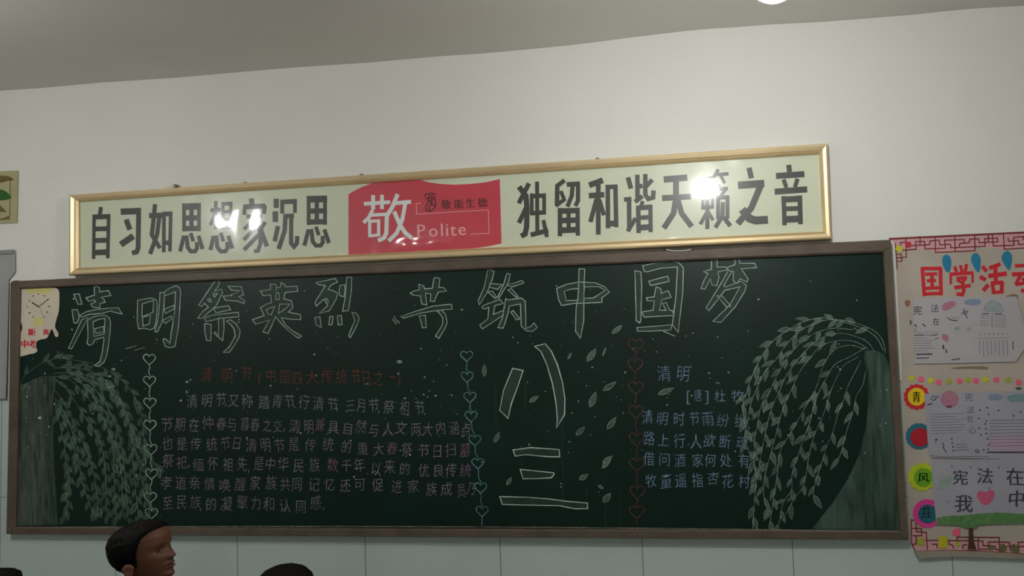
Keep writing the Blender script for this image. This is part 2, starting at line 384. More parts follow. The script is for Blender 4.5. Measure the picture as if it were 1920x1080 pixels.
CENTRE = [(I_, [(582,243),(675,262),(630,400),(570,560),(540,695),(465,620),(500,440)]), (I_, [(780,45),(875,22),(930,90),(985,210),(1030,370),(1052,520),(1048,660),(975,780),(985,700),(970,540),(940,380),(890,210),(835,90)]),
 (J_, [(585,210),(740,188),(1000,205),(1005,272),(900,270),(700,252),(605,265)]), (J_, [(650,385),(760,395),(950,415),(955,430),(930,460),(800,468),(675,468)]), (J_, [(465,630),(720,635),(900,650),(1100,675),(1255,688),(1258,738),(1150,740),(1000,712),(700,705),(490,700)])]
def inside(q, P):
    c = False
    for i in range(len(P)):
        (x1, y1), (x2, y2) = P[i-1], P[i]
        if (y1 > q[1]) != (y2 > q[1]) and q[0] < (x2-x1)*(q[1]-y1)/(y2-y1)+x1: c = not c
    return c
for lab, (org, k), outs, holes in TITLE:
    fl = Flat(YC-.0005).at(org, k); ff = Flat(YC).at(org, k)
    for p in outs:
        fl.stroke(p, 1.55*k, closed=True, jit=.12)
        ff.dy = .00003; ff.polyh(p, [h for h in holes if len(h) > 3 and inside(h[0], p)])
    for p in holes: fl.stroke(p, 1.45*k, closed=len(p) > 2, jit=.12)
    o = fl.build('chalk_character', c_title, board); o['label'] = lab+', outlined in pale chalk'
    ff.build('chalk_shading', c_fill, o)
for (org, k), p in CENTRE:
    fl = Flat(YC-.0005).at(org, k); fl.stroke(p, 1.9*k, closed=True, jit=.12)
    o = fl.build('chalk_stroke', c_white, board); Flat(YC).at(org, k).poly(p).build('chalk_shading', c_fill, o)

_OFF[0] = -.009
def text_line(chars, size, m, name, lab, y=YC, wob=.022, hk=1.0):
    o = bpy.data.objects.new(name, None); COL.objects.link(o); o.parent = board; o['label'] = lab; o.empty_display_size = .05
    xs = [c[1] for c in chars]
    for i, (ch, u, v) in enumerate(chars):
        s_ = size; fl = Flat(y); nm = 'chalk_character'
        gap = min([abs(u-x) for k, x in enumerate(xs) if k != i and chars[k][0] not in ',.、。'] or [99])
        if ch in ',.、。': fl.stroke([(u, v-2), (u-1.5, v+3)], 1.6); nm = 'chalk_comma'
        elif ch in '[]()': fl.glyph(ch, u, v, s_*1.15, s_*1.15); nm = 'chalk_bracket'
        else: fl.glyph(ch, u, v, min(s_*random.uniform(.9, 1.02), gap*.95), s_*hk*random.uniform(.96, 1.1), rot=random.uniform(-.09, .05), shear=random.uniform(-.12, .02), wob=wob)
        fl.build(nm, c_pink if (ch, u) in PINKS else m, o)
    return o
PINKL = (('兼', 600, 796), ('春', 735, 840), ('墓', 872, 844), ('数', 624, 872), ('统', 873, 882))
PINKS = {(c, u) for c, u, v in PINKL}
def zipc(s_, xs, ys): return [(c, x, y) for c, x, y in zip(s_, xs, ys)]
text_line(zipc('清明节(中国四大传统节日之一)', [387,426,462,487,508,535,557,585,613,640,667,687,709,735,748], [702,704,700,707,704,706,709,707,706,706,706,709,709,707,707]), 24, c_redc, 'chalk_heading', 'dull red chalk heading of the left text', hk=1.25, wob=.015)
L = ['清明节,又称踏青节,行清节、三月节、祭祖节,', '节期在仲春与暮春之交。清明兼具自然与人文两大内涵点', '也是传统节日清明节是传统的重大春祭节日扫墓', '祭祀、缅怀祖先,是中华民族数千年以来的优良传统', '孝道亲情唤醒家族共同记忆还可促进家族成员乃', '至民族的凝聚力和认同感.']
X = [[360,388,414,424,438,463,495,520,543,553,570,597,624,633,657,678,701,711,729,759,787,797],
 [313,338,364,390,415,435,459,478,501,520,533,553,579,600,625,652,677,701,727,752,780,802,826,851,873],
 [314,341,367,397,423,444,471,498,524,551,582,615,650,680,710,735,763,795,820,845,872],
 [315,341,355,372,399,428,454,467,485,507,531,560,590,624,650,674,705,731,759,795,822,846,873],
 [312,339,365,393,421,451,478,509,535,557,589,618,647,675,708,744,775,809,837,865,884],
 [314,341,367,396,425,455,480,505,534,564,592,607]]
Yl = [[752,751,749,759,751,752,754,752,752,763,754,756,758,768,760,760,760,772,763,765,764,776],
 [795,795,797,793,795,795,795,796,797,799,806,799,800,796,801,803,800,806,805,802,805,805,802,803,806],
 [831,832,832,833,831,831,835,834,835,833,834,833,838,841,842,840,843,844,846,843,844],
 [864,867,874,872,869,871,870,883,869,870,870,873,871,872,873,872,879,875,879,882,882,882,882],
 [905,905,905,907,910,908,906,905,908,908,908,908,910,908,909,912,912,917,917,920,916],
 [943,941,941,945,945,941,943,945,948,950,942,953]]
for i, s_ in enumerate(L):
    text_line(zipc(s_, X[i], Yl[i]), 23, c_grey if i == 0 else c_violet, 'chalk_writing', ['first', 'second', 'third', 'fourth', 'fifth', 'bottom'][i]+' line of small violet grey chalk writing in the left text', hk=1.18)
text_line(zipc('清明', [1245, 1281], [700, 700]), 27, c_blue, 'chalk_heading', 'pale blue chalk heading of the poem on the right', hk=1.25)
text_line(zipc('[唐]杜牧', [1291,1309,1325,1350,1383], [741,741,741,743,742]), 25, c_blue, 'chalk_writing', 'pale blue chalk line with the poet in brackets')
for s_, xs, ys, lb in (('清明时节雨纷纷,', [1214,1242,1273,1302,1327,1355,1388,1405], [782,785,785,784,785,788,789,802], 'first line of the poem in pale blue chalk'),
 ('路上行人欲断魂', [1217,1244,1274,1305,1330,1359,1392], [822,825,826,828,826,828,830], 'second line of the poem in pale blue chalk'),
 ('借问酒家何处有', [1217,1246,1275,1308,1332,1361,1395], [860,861,863,863,863,863,864], 'third line of the poem in pale blue chalk'),
 ('牧童遥指杏花村.', [1221,1249,1277,1308,1337,1364,1395,1411], [901,902,901,900,896,902,903,912], 'last line of the poem in pale blue chalk')):
    text_line(zipc(s_, xs, ys), 24, c_blue, 'chalk_writing', lb, hk=1.15)

def heart(fl, x, y, s_, lw):
    pts = []
    for i in range(22):
        t = 2*math.pi*i/22; a = 16*math.sin(t)**3; b = -(13*math.cos(t)-5*math.cos(2*t)-2*math.cos(3*t)-math.cos(4*t))
        pts.append((x+a*s_/32, y+b*s_/32))
    fl.stroke(pts, lw, closed=True, jit=.35)
for pts, m, s_, lab in (([(280,674),(280.5,715),(281,756),(281,798),(283,843),(284,889),(282,933),(284,963)], c_title, 23, 'left'),
    ([(875,668),(876,707),(881,745),(883,781),(890,826),(896,869),(901,915),(904,959)], c_teal, 23, 'middle'),
    ([(1192,648),(1191,685),(1192,727),(1192,772),(1194,823),(1194,871),(1195,923),(1194,960)], c_rose, 28, 'right')):
    for i, (x, y) in enumerate(pts):
        fl = Flat(YC-.0002); heart(fl, x, y-1, s_, 1.7)
        if i == 0: pass
        if i < len(pts)-1:
            nx_, ny_ = pts[i+1]; fl.stroke([(x, y+s_*.45), (x+1.5, y+s_*.6), ((x+nx_)/2-2, (y+ny_)/2+2), (nx_+1, ny_-s_*.45)], 1.5, smooth=1)
        else: fl.stroke([(x, y+s_*.45), (x-.5, 985)], 1.5)
        fl.build('chalk_heart', m, board)

def leafpts(x, y, ang, ln, wd):
    c, s_ = math.cos(ang), math.sin(ang); out = []
    for t, h in ((0, 0), (.2, .75), (.45, 1), (.75, .65), (1, 0), (.75, -.5), (.45, -.85), (.2, -.7)):
        a = t*ln; b = h*wd/2; out.append((x+a*c-b*s_, y+a*s_+b*c))
    return out
# drifting leaves around the centre
for x0, y0, x1, y1, wd in ((908,706,908,683,9),(992,754,1010,742,8),(1101,677,1117,654,12),(1065,673,1071,662,4),(1131,732,1155,716,10),(1106,763,1117,735,13),(1139,804,1155,782,11),(1080,816,1096,800,10),(927,829,936,810,9),
    (1130,868,1148,855,9),(950,909,959,895,7),(1086,899,1103,889,10),(1129,878,1146,858,9),(1122,910,1131,916,6),(1131,942,1144,925,13),(1148,625,1166,610,9),(1234,739,1264,727,10),(1136,652,1130,668,3)):
    a = math.atan2(y1-y0, x1-x0); ln = math.hypot(x1-x0, y1-y0)
    p = leafpts(x0, y0, a, ln, wd)
    fl = Flat(YC-.0004); fl.stroke(p, 1.2, closed=True); o = fl.build('chalk_leaf', c_leafo, board)
    Flat(YC).poly(p).build('chalk_shading', c_leaf, o)

# willows: trunk, hanging branches, leaves
def cr(pts, n=8):
    P = [np.array(p, float) for p in pts]; out = []
    for i in range(len(P)-1):
        p0 = P[max(0, i-1)]; p1 = P[i]; p2 = P[i+1]; p3 = P[min(len(P)-1, i+2)]
        for k in range(n):
            t = k/n; out.append(.5*((2*p1)+(-p0+p2)*t+(2*p0-5*p1+4*p2-p3)*t*t+(-p0+3*p1-3*p2+p3)*t**3))
    out.append(P[-1]); return out
def willow(branches, trunk, mt, lab, skip, step, llen, lw, seed, ol=.5, bm_=None, lm=None):
    rnd = random.Random(seed)
    fl = Flat(YC-.0001); fl.poly(trunk)
    o = fl.build('chalk_willow', mt, board); o['label'] = lab
    lf = Flat(YC-.0003, dy=1e-6); lo = Flat(YC-.0012)
    for bi, b in enumerate(branches):
        P = cr(b); Flat(YC-.0010).stroke([tuple(p) for p in P], 1.15, jit=.15).build('chalk_branch', bm_ or c_leafo, o)
        acc = 0; side = 1; tot = 0
        for i in range(1, len(P)):
            d = P[i]-P[i-1]; s_ = np.linalg.norm(d); acc += s_; tot += s_
            if acc > step and tot > skip:
                acc = rnd.uniform(-3, 3); side = -side
                a = math.atan2(d[1], d[0])
                if tot < skip+80 and rnd.random() < .4: continue
                aa = a+side*rnd.uniform(.35, .8)
                # leaves droop
                tx = math.cos(aa); ty = math.sin(aa)+.35; aa = math.atan2(ty, tx)
                p = leafpts(P[i][0], P[i][1], aa, llen*rnd.uniform(.75, 1.15), lw*rnd.uniform(.8, 1.2))
                lf.poly(p)
                if rnd.random() < ol: lo.stroke(p, .75, closed=True)
    q = lf.build('chalk_leaves', lm or c_leaf, o); q['kind'] = 'stuff'
    q = lo.build('chalk_leaf_outlines', c_leafo, o); q['kind'] = 'stuff'
def LP(p, q=()): return [(1360+x/5.32, 560+y/5.32) for x, y in p]+[(1360+x/4.153, 760+y/4.153) for x, y in q]
RB = [LP([(1600,540),(1560,400),(1450,300),(1250,230),(1080,205),(950,190),(750,240),(620,320),(500,400),(420,490),(350,600),(290,720),(240,840),(205,960),(175,1060)], [(150,150),(160,300),(215,420),(242,560),(225,760),(215,960)]),
 LP([(1580,520),(1500,380),(1350,290),(1080,210),(900,245),(780,300),(680,380),(590,480),(510,600),(400,720),(330,860),(270,1000)], [(185,60),(150,250)]),
 LP([(1270,310),(1090,295),(930,330),(800,400),(700,490),(610,600),(550,700),(480,840),(420,980)], [(280,0),(245,180),(225,300),(232,560)]),
 LP([(1490,530),(1400,420),(1200,350),(1050,360),(930,410),(800,520),(690,650),(600,780),(540,920)], [(370,0),(330,130),(290,320),(245,580)]),
 LP([(1420,500),(1300,430),(1150,415),(1000,450),(920,500),(850,590),(760,700),(700,820),(640,950)], [(450,20),(395,220),(360,360),(310,540),(300,700),(340,840)]),
 LP([(1380,500),(1250,465),(1120,490),(1040,560),(980,660),(940,780),(900,900)], [(620,20),(500,230),(430,350),(405,530),(380,700),(350,900)]),
 LP([(1400,490),(1240,580),(1100,650),(1030,750),(950,900)], [(690,0),(660,130),(620,230),(570,380),(520,530),(515,660),(450,760),(420,920)]),
 LP([(1330,580),(1200,650),(1130,750),(1060,900),(1030,1000)], [(785,10),(755,90),(690,240),(650,400),(610,620),(540,720),(470,850)]),
 LP([(1350,620),(1290,740),(1220,880),(1170,1040)], [(885,40),(840,200),(790,320),(740,480),(690,640),(690,720)]),
 LP([(1400,720),(1370,860),(1310,960),(1290,1060)], [(990,60),(945,200),(910,340),(885,410)])]
RT = [(1623,657),(1642,657),(1658,664),(1668,690),(1672,720),(1680,860),(1686,994),(1522,992),(1560,945),(1590,898),(1612,850),(1625,795),(1628,750),(1627,700),(1620,672)]
willow(RB, RT, c_bark, 'chalk willow on the right, trunk bent over and branches hanging left', 60, 19, 27, 9.5, 3, ol=.4)
LB = [[(104,668),(142,676),(175,682),(217,703),(242,727),(260,760),(268,800),(272,860),(276,920),(282,975)],
 [(100,690),(140,690),(180,700),(212,730),(232,765),(245,810),(250,870),(255,930),(262,972)],
 [(100,700),(135,700),(165,715),(190,745),(210,780),(225,820),(232,870),(238,930),(240,970)],
 [(100,705),(130,712),(155,735),(180,765),(200,800),(212,840),(214,890),(216,940),(218,968)],
 [(102,710),(125,730),(145,760),(165,790),(185,820),(195,860),(198,900),(200,950),(202,965)],
 [(102,730),(118,752),(132,780),(150,815),(165,850),(176,890),(182,930),(184,968)],
 [(103,748),(112,770),(125,800),(138,840),(148,870),(155,905),(165,935),(176,965)],
 [(103,745),(112,758),(128,790),(140,826),(146,850),(125,905),(126,950),(122,968)],
 [(102,755),(108,780),(118,820),(124,860),(127,890),(127,930)],
 [(34,750),(36,727),(43,710),(55,697),(80,680),(100,673),(108,664)],
 [(165,712),(190,722),(218,745),(240,790),(262,830),(283,860),(300,880)],
 [(150,700),(185,712),(215,735),(235,770),(250,830),(262,880),(270,930)],
 [(130,705),(160,725),(185,760),(205,810),(222,850),(228,900),(230,960)]]
LT = [(36,735),(45,722),(60,712),(80,705),(102,705),(108,712),(102,730),(100,760),(100,820),(102,880),(106,940),(108,984),(32,986),(31,860),(32,770)]
willow(LB, LT, c_trunk, 'chalk willow on the left, leafy branches hanging right over a short trunk', 6, 8.5, 22, 10, 5, ol=.05, bm_=c_leaf, lm=chalk('rubbed_leaf_chalk', (.44, .56, .48), .42, .25, 140))

# crumbs, rubbed spots and drips of chalk
fl = Flat(YC-.0002, dy=1e-7); rnd = random.Random(11)
for k in range(330):
    u = rnd.uniform(45, 1670); v = rnd.triangular(500, 985, 720)
    if v < 545-.043*u+10: continue
    r = rnd.choice((.6, .7, .9, 1.1, 1.4, 1.9)); a0 = rnd.uniform(0, 3)
    fl.poly([(u+r*rnd.uniform(.6, 1.3)*math.cos(a0+i*1.05), v+r*rnd.uniform(.6, 1.3)*math.sin(a0+i*1.05)) for i in range(6)])
for u, v, r in ((75,783,4),(49,783,1.5),(92,800,2),(749,678,5),(351,716,3),(1007,842,1.2),(805,733,2),(817,742,2.5),(350,736,2),(339,751,2.5),(866,581,2.5),(1366,698,2.5),(1577,728,2),(1251,746,1.5),(1169,774,1.5),(443,695,1.5),(228,676,2),(213,692,4),(206,705,3)):
    fl.poly([(u+r*rnd.uniform(.7, 1.2)*math.cos(i*.8), v+r*.7*rnd.uniform(.7, 1.2)*math.sin(i*.8)) for i in range(8)])
fl.stroke([(235,654),(256,648)], 1.2); fl.stroke([(252,657),(272,651)], 1)
q = fl.build('chalk_crumbs', chalk('crumb_chalk', (.72, .80, .74), .75, .3, 150), board); q['kind'] = 'stuff'
c_faint = chalk('faint_rub', (.45, .55, .50), .10, .2, 30)
fl = Flat(YC+.0001, dy=1e-6)
for u, v, a, b in ((1055,850,1,130),(930,760,1.5,60),(985,740,1.5,70),(1100,950,1,60),(1162,950,1.3,50),(1135,960,1.2,40)):
    fl.poly([(u+a*math.cos(i*.524), v+b*math.sin(i*.524)) for i in range(12)])
q = fl.build('chalk_haze', c_faint, board); q['kind'] = 'stuff'

_OFF[0] = 0.0
# torn clock poster stuck in the corner of the board (leftover print)
st = empty('clock_poster'); tag(st, 'torn paper print of a clock stuck in the upper left corner of the blackboard', 'poster')
NC = ((20, 520), 6.75)
m_pap = mat('aged_white_paper', (.80, .76, .68), .7, .07, 9)
m_yel = mat('faded_yellow_print', (.80, .78, .48), .7, .07, 12)
m_dk = mat('dark_print', (.20, .18, .15), .6, .05)
m_rp = mat('red_lettering', (.80, .16, .22), .6, .05)
out = [(110,150),(150,130),(350,124),(560,122),(605,150),(620,200),(615,420),(590,500),(565,590),(562,640),(605,700),(605,755),(565,755),(545,690),(520,640),(480,740),(455,775),(380,785),(330,810),(322,860),(325,900),(345,930),(300,965),(240,970),(180,990),(120,1005),(90,980),(100,900),(95,760),(130,700),(155,640),(130,560),(100,480),(98,350),(108,200)]
Flat(YB-.0012).at(*NC).poly([(max(x, 114 if y < 600 else 102), max(y, 131)) for x, y in out], 1).build('paper', m_pap, st, thick=.0012)
fl = Flat(YB-.0028, dy=1e-5).at(*NC); fl.poly([(190,138),(515,132),(505,190),(430,215),(350,180),(260,215),(190,180)]); fl.build('yellow_patch', m_yel, st)
fl = Flat(YB-.0028, dy=1e-5).at(*NC); fl.poly([(300,510),(405,500),(410,610),(285,620)]); fl.build('yellow_patch', m_yel, st)
for x, y, r in ((350,210,9),(425,235,11),(473,280,12),(488,368,13),(465,440,14),(420,503,9),(285,500,9),(240,450,15),(210,370,7),(238,297,9),(285,237,11)):
    Flat(YB-.003).at(*NC).stroke([(x-r, y+2), (x+r, y-2)], 13).build('hour_mark', m_dk, st)
Flat(YB-.0032).at(*NC).stroke([(362,378),(268,316)], 16).build('hour_hand', m_dk, st)
Flat(YB-.0034).at(*NC).stroke([(350,376),(480,274)], 9).build('minute_hand', m_dk, st)
Flat(YB-.0033).at(*NC).stroke([(345,350),(425,512)], 4).build('second_hand', mat('grey_print', (.5, .47, .42), .6), st)
for ch, x, y, s_ in (('距', 268, 694, 92), ('中', 178, 843, 100), ('考', 275, 845, 100), ('离', 447, 690, 74)): Flat(YB-.003, dy=1e-5).at(*NC).glyph(ch, x, y, s_, s_*1.05, bold=7).build('red_character', m_rp, st)

# ------------------------------------------------------------------ framed banner
ban = empty('framed_banner'); tag(ban, 'long gold framed banner with black and white lettering above the blackboard', 'sign')
YS = -.052
SO = [xz(128, 365, YS), xz(1553, 268, YS), xz(1560, 448, YS), xz(127, 516, YS)]
SI = [xz(143.5, 377, YS), xz(1537, 286.5, YS), xz(1544.5, 432.5, YS), xz(144, 501.5, YS)]
prof = [(0, -.001), (0, YS*.85), (.1, YS*.97), (.28, YS), (.62, YS*.93), (.80, YS*.84), (.82, YS*.9), (1, YS*.72), (1, YS*.45), (.8, -.001)]
names = ['frame_bar']*4
for i in range(4):
    j = (i+1) % 4
    frame_bar('frame_bar', SO[i], SO[j], SI[i], SI[j], YS, YS, m_gold, ban, ridge=prof)
YP = -.026
def sgn(org, k, y=YP-.0006): return Flat(y, dy=1.5e-5).at(org, k)
bm = bmesh.new(); fr = [bm.verts.new((p[0]+dx, YP, p[1]+dz)) for p, dx, dz in zip(SI, (-.02, .02, .02, -.02), (.02, .02, -.02, -.02))]
bk = [bm.verts.new((v.co.x, -.002, v.co.z)) for v in fr]
bm.faces.new(fr); bm.faces.new(bk[::-1])
for i in range(4): bm.faces.new((fr[i], bk[i], bk[(i+1) % 4], fr[(i+1) % 4]))
frombm('printed_panel', bm, m_cream, ban)
A_, B_, C_, D_, K_ = ((0, 280), 4), ((480, 280), 4), ((900, 250), 4), ((1280, 230), 4), ((640, 300), 5.4)
SI_ = [((755,432),(748,490)),]
def S(*a): return a
CH = {}
SI1 = [([(757,432),(748,495)], 30), ([(695,508),(828,504)], 38), ([(706,490),(702,822)], 26), ([(815,488),(808,817)], 27), ([(700,598),(818,594)], 36), ([(698,685),(816,681)], 38), ([(698,775),(814,770)], 42)]
SI2 = [([(905,468),(1055,462)], 48), ([(1040,440),(1036,740),(1024,770),(990,778)], 36), ([(946,526),(974,603)], 40), ([(905,715),(1000,650)], 48)]
SI3 = [([(1163,412),(1148,560),(1138,640),(1200,742)], 32), ([(1118,498),(1215,494)], 40), ([(1196,500),(1178,640),(1125,785)], 32), ([(1230,470),(1228,772)], 28), ([(1280,468),(1274,766)], 27), ([(1218,486),(1293,483)], 36), ([(1225,702),(1280,700)], 34)]
SI4 = [([(1380,405),(1380,616)], 28), ([(1493,403),(1492,614)], 28), ([(1436,410),(1436,610)], 32), ([(1367,430),(1507,427)], 50), ([(1367,516),(1506,513)], 40), ([(1367,595),(1506,592)], 40),
  ([(1380,648),(1350,766)], 30), ([(1398,645),(1408,735),(1430,765),(1462,765),(1478,742),(1476,695)], 30), ([(1430,628),(1450,690)], 28), ([(1488,648),(1520,748)], 30)]
SI5 = [([(1578,458),(1655,452)], 30), ([(1618,388),(1618,600)], 28), ([(1612,475),(1580,570)], 26), ([(1672,395),(1670,600)], 24), ([(1732,392),(1728,598)], 24), ([(1662,410),(1742,406)], 28), ([(1665,470),(1735,466)], 24), ([(1665,528),(1735,524)], 24), ([(1665,586),(1735,582)], 28),
  ([(1602,650),(1578,755)], 30), ([(1622,645),(1630,735),(1655,765),(1690,765),(1706,742),(1705,695)], 30), ([(1655,625),(1675,690)], 28), ([(1712,648),(1742,745)], 30)]
SI6 = [([(1885,368),(1892,420)], 38), ([(1825,432),(1990,425)], 38), ([(1836,425),(1832,492)], 28), ([(1985,420),(1978,485)], 32), ([(1850,505),(1965,498)], 30), ([(1900,505),(1945,590),(1955,700),(1935,762),(1905,765)], 30), ([(1905,525),(1830,600)], 28), ([(1925,575),(1828,680)], 28), ([(1940,640),(1830,755)], 30), ([(1990,545),(1950,605)], 28), ([(1955,600),(2002,728)], 34)]
SI7 = [([(152,370),(152,440)], 40), ([(145,465),(146,545)], 42), ([(165,575),(140,690)], 34), ([(183,396),(307,389)], 36), ([(197,380),(196,482)], 30), ([(292,375),(292,476)], 28), ([(222,488),(215,610),(170,748)], 34), ([(205,502),(285,498)], 34), ([(264,490),(263,705),(285,730),(306,705),(310,650)], 32)]
SI8 = [([(p[0]-1350)*200/180+360-5, (p[1]-405)*1.03+348] , w_) for (_, w_), p in ()] if False else [([((x-1350)*1.09+362, (y-405)*1.035+349) for x, y in pl], w_) for pl, w_ in SI4]
SI9 = [([(292,400),(345,470),(352,560),(350,700),(338,755),(308,772)], 40), ([(368,375),(290,525)], 34), ([(345,560),(292,672)], 34), ([(428,362),(430,745)], 30), ([(388,450),(388,612)], 28), ([(481,450),(481,608)], 28), ([(375,472),(495,466)], 34), ([(378,600),(495,592)], 34), ([(380,762),(512,728)], 36), ([(475,650),(502,778)], 30)]
SI10 = [([(635,352),(572,400)], 34), ([(580,385),(577,545)], 34), ([(568,545),(640,490)], 30), ([(605,432),(632,495)], 28), ([(650,384),(750,378)], 36), ([(735,370),(735,505),(715,545)], 32), ([(695,390),(688,470),(655,550)], 32),
  ([(600,560),(600,772)], 34), ([(732,558),(734,768)], 32), ([(664,570),(665,745)], 32), ([(583,584),(748,578)], 42), ([(590,655),(745,650)], 42), ([(590,728),(745,722)], 44)]
SI11 = [([(922,352),(818,390)], 44), ([(816,468),(932,460)], 42), ([(887,375),(887,760)], 36), ([(875,490),(828,665)], 34), ([(895,500),(930,615)], 32), ([(958,385),(960,712)], 34), ([(1015,383),(1022,704)], 34), ([(942,404),(1030,400)], 34), ([(948,678),(1035,674)], 44)]
SI12 = [([(1110,330),(1132,415)], 36), ([(1080,497),(1136,492)], 34), ([(1118,490),(1120,725)], 34), ([(1108,735),(1168,635)], 32), ([(1180,310),(1182,495)], 34), ([(1165,402),(1220,394)], 34), ([(1162,515),(1218,470)], 34), ([(1240,305),(1240,460),(1262,492),(1298,482),(1302,428)], 34), ([(1292,348),(1240,405)], 34),
  ([(1220,508),(1205,560)], 28), ([(1186,545),(1190,748)], 34), ([(1278,540),(1280,742)], 32), ([(1175,560),(1292,552)], 38), ([(1185,634),(1285,628)], 34), ([(1188,708),(1288,702)], 44)]
SI13 = [([(1378,347),(1555,332)], 48), ([(1366,486),(1582,474)], 44), ([(1470,340),(1470,480)], 44), ([(1470,480),(1452,600),(1378,712)], 42), ([(1478,480),(1512,600),(1588,700)], 42)]
SI14 = [([(1682,330),(1655,400)], 22), ([(1680,340),(1748,334)], 24), ([(1700,350),(1722,382)], 20), ([(1788,270),(1752,332)], 26), ([(1775,310),(1864,304)], 26), ([(1808,320),(1835,375)], 24), ([(1650,440),(1755,430)], 28), ([(1705,400),(1705,718)], 32), ([(1660,492),(1750,486)], 24), ([(1672,490),(1672,572)], 24), ([(1744,486),(1744,560)], 22), ([(1660,560),(1752,552)], 26), ([(1702,590),(1652,682)], 28), ([(1712,590),(1748,652)], 26),
  ([(1800,385),(1760,450)], 26), ([(1785,420),(1860,414)], 28), ([(1842,420),(1805,470)], 26), ([(1786,470),(1786,645)], 30), ([(1856,468),(1856,640)], 30), ([(1775,484),(1868,478)], 30), ([(1822,515),(1818,620),(1765,708)], 32), ([(1828,630),(1878,695)], 34)]
SI15 = [([(498,338),(516,418)], 40), ([(415,470),(612,456)], 56), ([(592,455),(515,640),(412,758)], 48), ([(445,650),(500,718),(545,734),(640,728)], 60)]
SI16 = [([(795,316),(802,370)], 38), ([(700,400),(913,386)], 46), ([(757,425),(778,488)], 32), ([(862,420),(842,484)], 32), ([(690,518),(934,500)], 46), ([(757,550),(765,770)], 34), ([(878,546),(884,762)], 36), ([(740,578),(892,570)], 46), ([(750,648),(888,642)], 36), ([(752,726),(892,720)], 50)]
for cr_, lst in ((A_, [SI1, SI2, SI3, SI4, SI5, SI6]), (B_, [SI7, SI8]), (C_, [SI9, SI10, SI11, SI12, SI13, SI14]), (D_, [SI15, SI16])):
    for ch in lst:
        fl = sgn(*cr_)
        for pl, w_ in ch: fl.stroke(pl, w_)
        fl.build('printed_character', m_black, ban)
fl = sgn(*K_, y=YP-.0002)
fl.poly([(72,348),(110,322),(200,277),(300,240),(420,200),(600,190),(820,208),(880,225),(1000,242),(1150,250),(1300,243),(1450,228),(1605,193),(1622,845),(1500,872),(1300,900),(1000,930),(72,960)])
fl.build('red_panel', m_red, ban)
fl = sgn(*K_)
for pl, w_ in (([(228,444),(495,426)], 38), ([(322,355),(322,502)], 40), ([(412,352),(412,497)], 38), ([(318,505),(280,580),(225,635)], 36), ([(275,560),(480,548)], 34), ([(462,540),(455,740),(435,785),(372,818)], 42), ([(287,600),(287,782)], 32), ([(285,622),(395,614)], 30), ([(378,612),(378,765)], 32), ([(285,768),(392,758)], 30),
    ([(570,345),(520,470),(465,560)], 42), ([(540,438),(705,422)], 40), ([(650,430),(618,600),(560,740),(480,820)], 40), ([(535,520),(595,660),(650,740),(715,790)], 42)): fl.stroke(pl, w_)
fl.build('white_character', m_whitep, ban)
fl = sgn(*K_)
for ch, x, y in zip('Polite', (810, 930, 1018, 1070, 1133, 1222), (708, 706, 700, 697, 697, 690)): sgn(*K_).glyph(ch, x, y, 185, 185, rot=-.045, bold=2).build('pink_letter', m_pinkp, ban)
fl = sgn(*K_); fl.stroke([(805,438),(757,440),(762,548),(1487,505),(1497,742),(1308,750)], 7)
fl.build('pink_line', m_pinkp, ban)
fl = sgn(*K_)
for ch, x, y in zip('敬能生德', (1060, 1188, 1306, 1430), (450, 443, 437, 430)): sgn(*K_).glyph(ch, x, y, 98, 100, rot=-.05, bold=4).build('dark_red_character', m_dred, ban)
fl = sgn(*K_)
for pl in ([(840,375),(850,345),(905,335),(955,350)], [(850,390),(955,375)], [(890,345),(880,430),(850,470),(860,510),(885,522)], [(920,350),(900,470)], [(885,522),(935,500),(960,450),(940,380)], [(870,400),(930,440),(880,480),(900,510)], [(935,400),(900,420),(945,470)]): fl.stroke(pl, 14, smooth=1)
fl.build('seal_emblem', m_dred, ban)
# clear plastic film, rippled, lying over the print
m = bpy.data.materials.new('clear_film'); m.use_nodes = True; nt = m.node_tree; N = nt.nodes; Lk = nt.links
N.remove(N['Principled BSDF']); tr = N.new('ShaderNodeBsdfTransparent'); tr.inputs[0].default_value = (.97, .98, .96, 1); gl = N.new('ShaderNodeBsdfGlossy'); gl.inputs['Roughness'].default_value = .07
g2 = N.new('ShaderNodeBsdfGlossy'); g2.inputs['Roughness'].default_value = .28
mg = N.new('ShaderNodeMixShader'); mg.inputs[0].default_value = .35; Lk.new(gl.outputs[0], mg.inputs[1]); Lk.new(g2.outputs[0], mg.inputs[2])
gm = N.new('ShaderNodeNewGeometry'); dt = N.new('ShaderNodeVectorMath'); dt.operation = 'DOT_PRODUCT'
Lk.new(gm.outputs['Normal'], dt.inputs[0]); Lk.new(gm.outputs['Incoming'], dt.inputs[1])
def mth(op, a, b=0.0):
    q = N.new('ShaderNodeMath'); q.operation = op
    for k, v in enumerate((a, b)):
        if hasattr(v, 'links'): Lk.new(v, q.inputs[k])
        else: q.inputs[k].default_value = v
    return q.outputs[0]
fres = mth('ADD', mth('MULTIPLY', mth('POWER', mth('SUBTRACT', 1.0, mth('ABSOLUTE', dt.outputs['Value'])), 5.0), .95), .05)   # thin sheet: same from both sides
mxs = N.new('ShaderNodeMixShader')
Lk.new(fres, mxs.inputs[0]); Lk.new(tr.outputs[0], mxs.inputs[1]); Lk.new(mg.outputs[0], mxs.inputs[2]); Lk.new(mxs.outputs[0], N['Material Output'].inputs['Surface'])
nxf, nzf = 900, 90
V = []; Fs = []
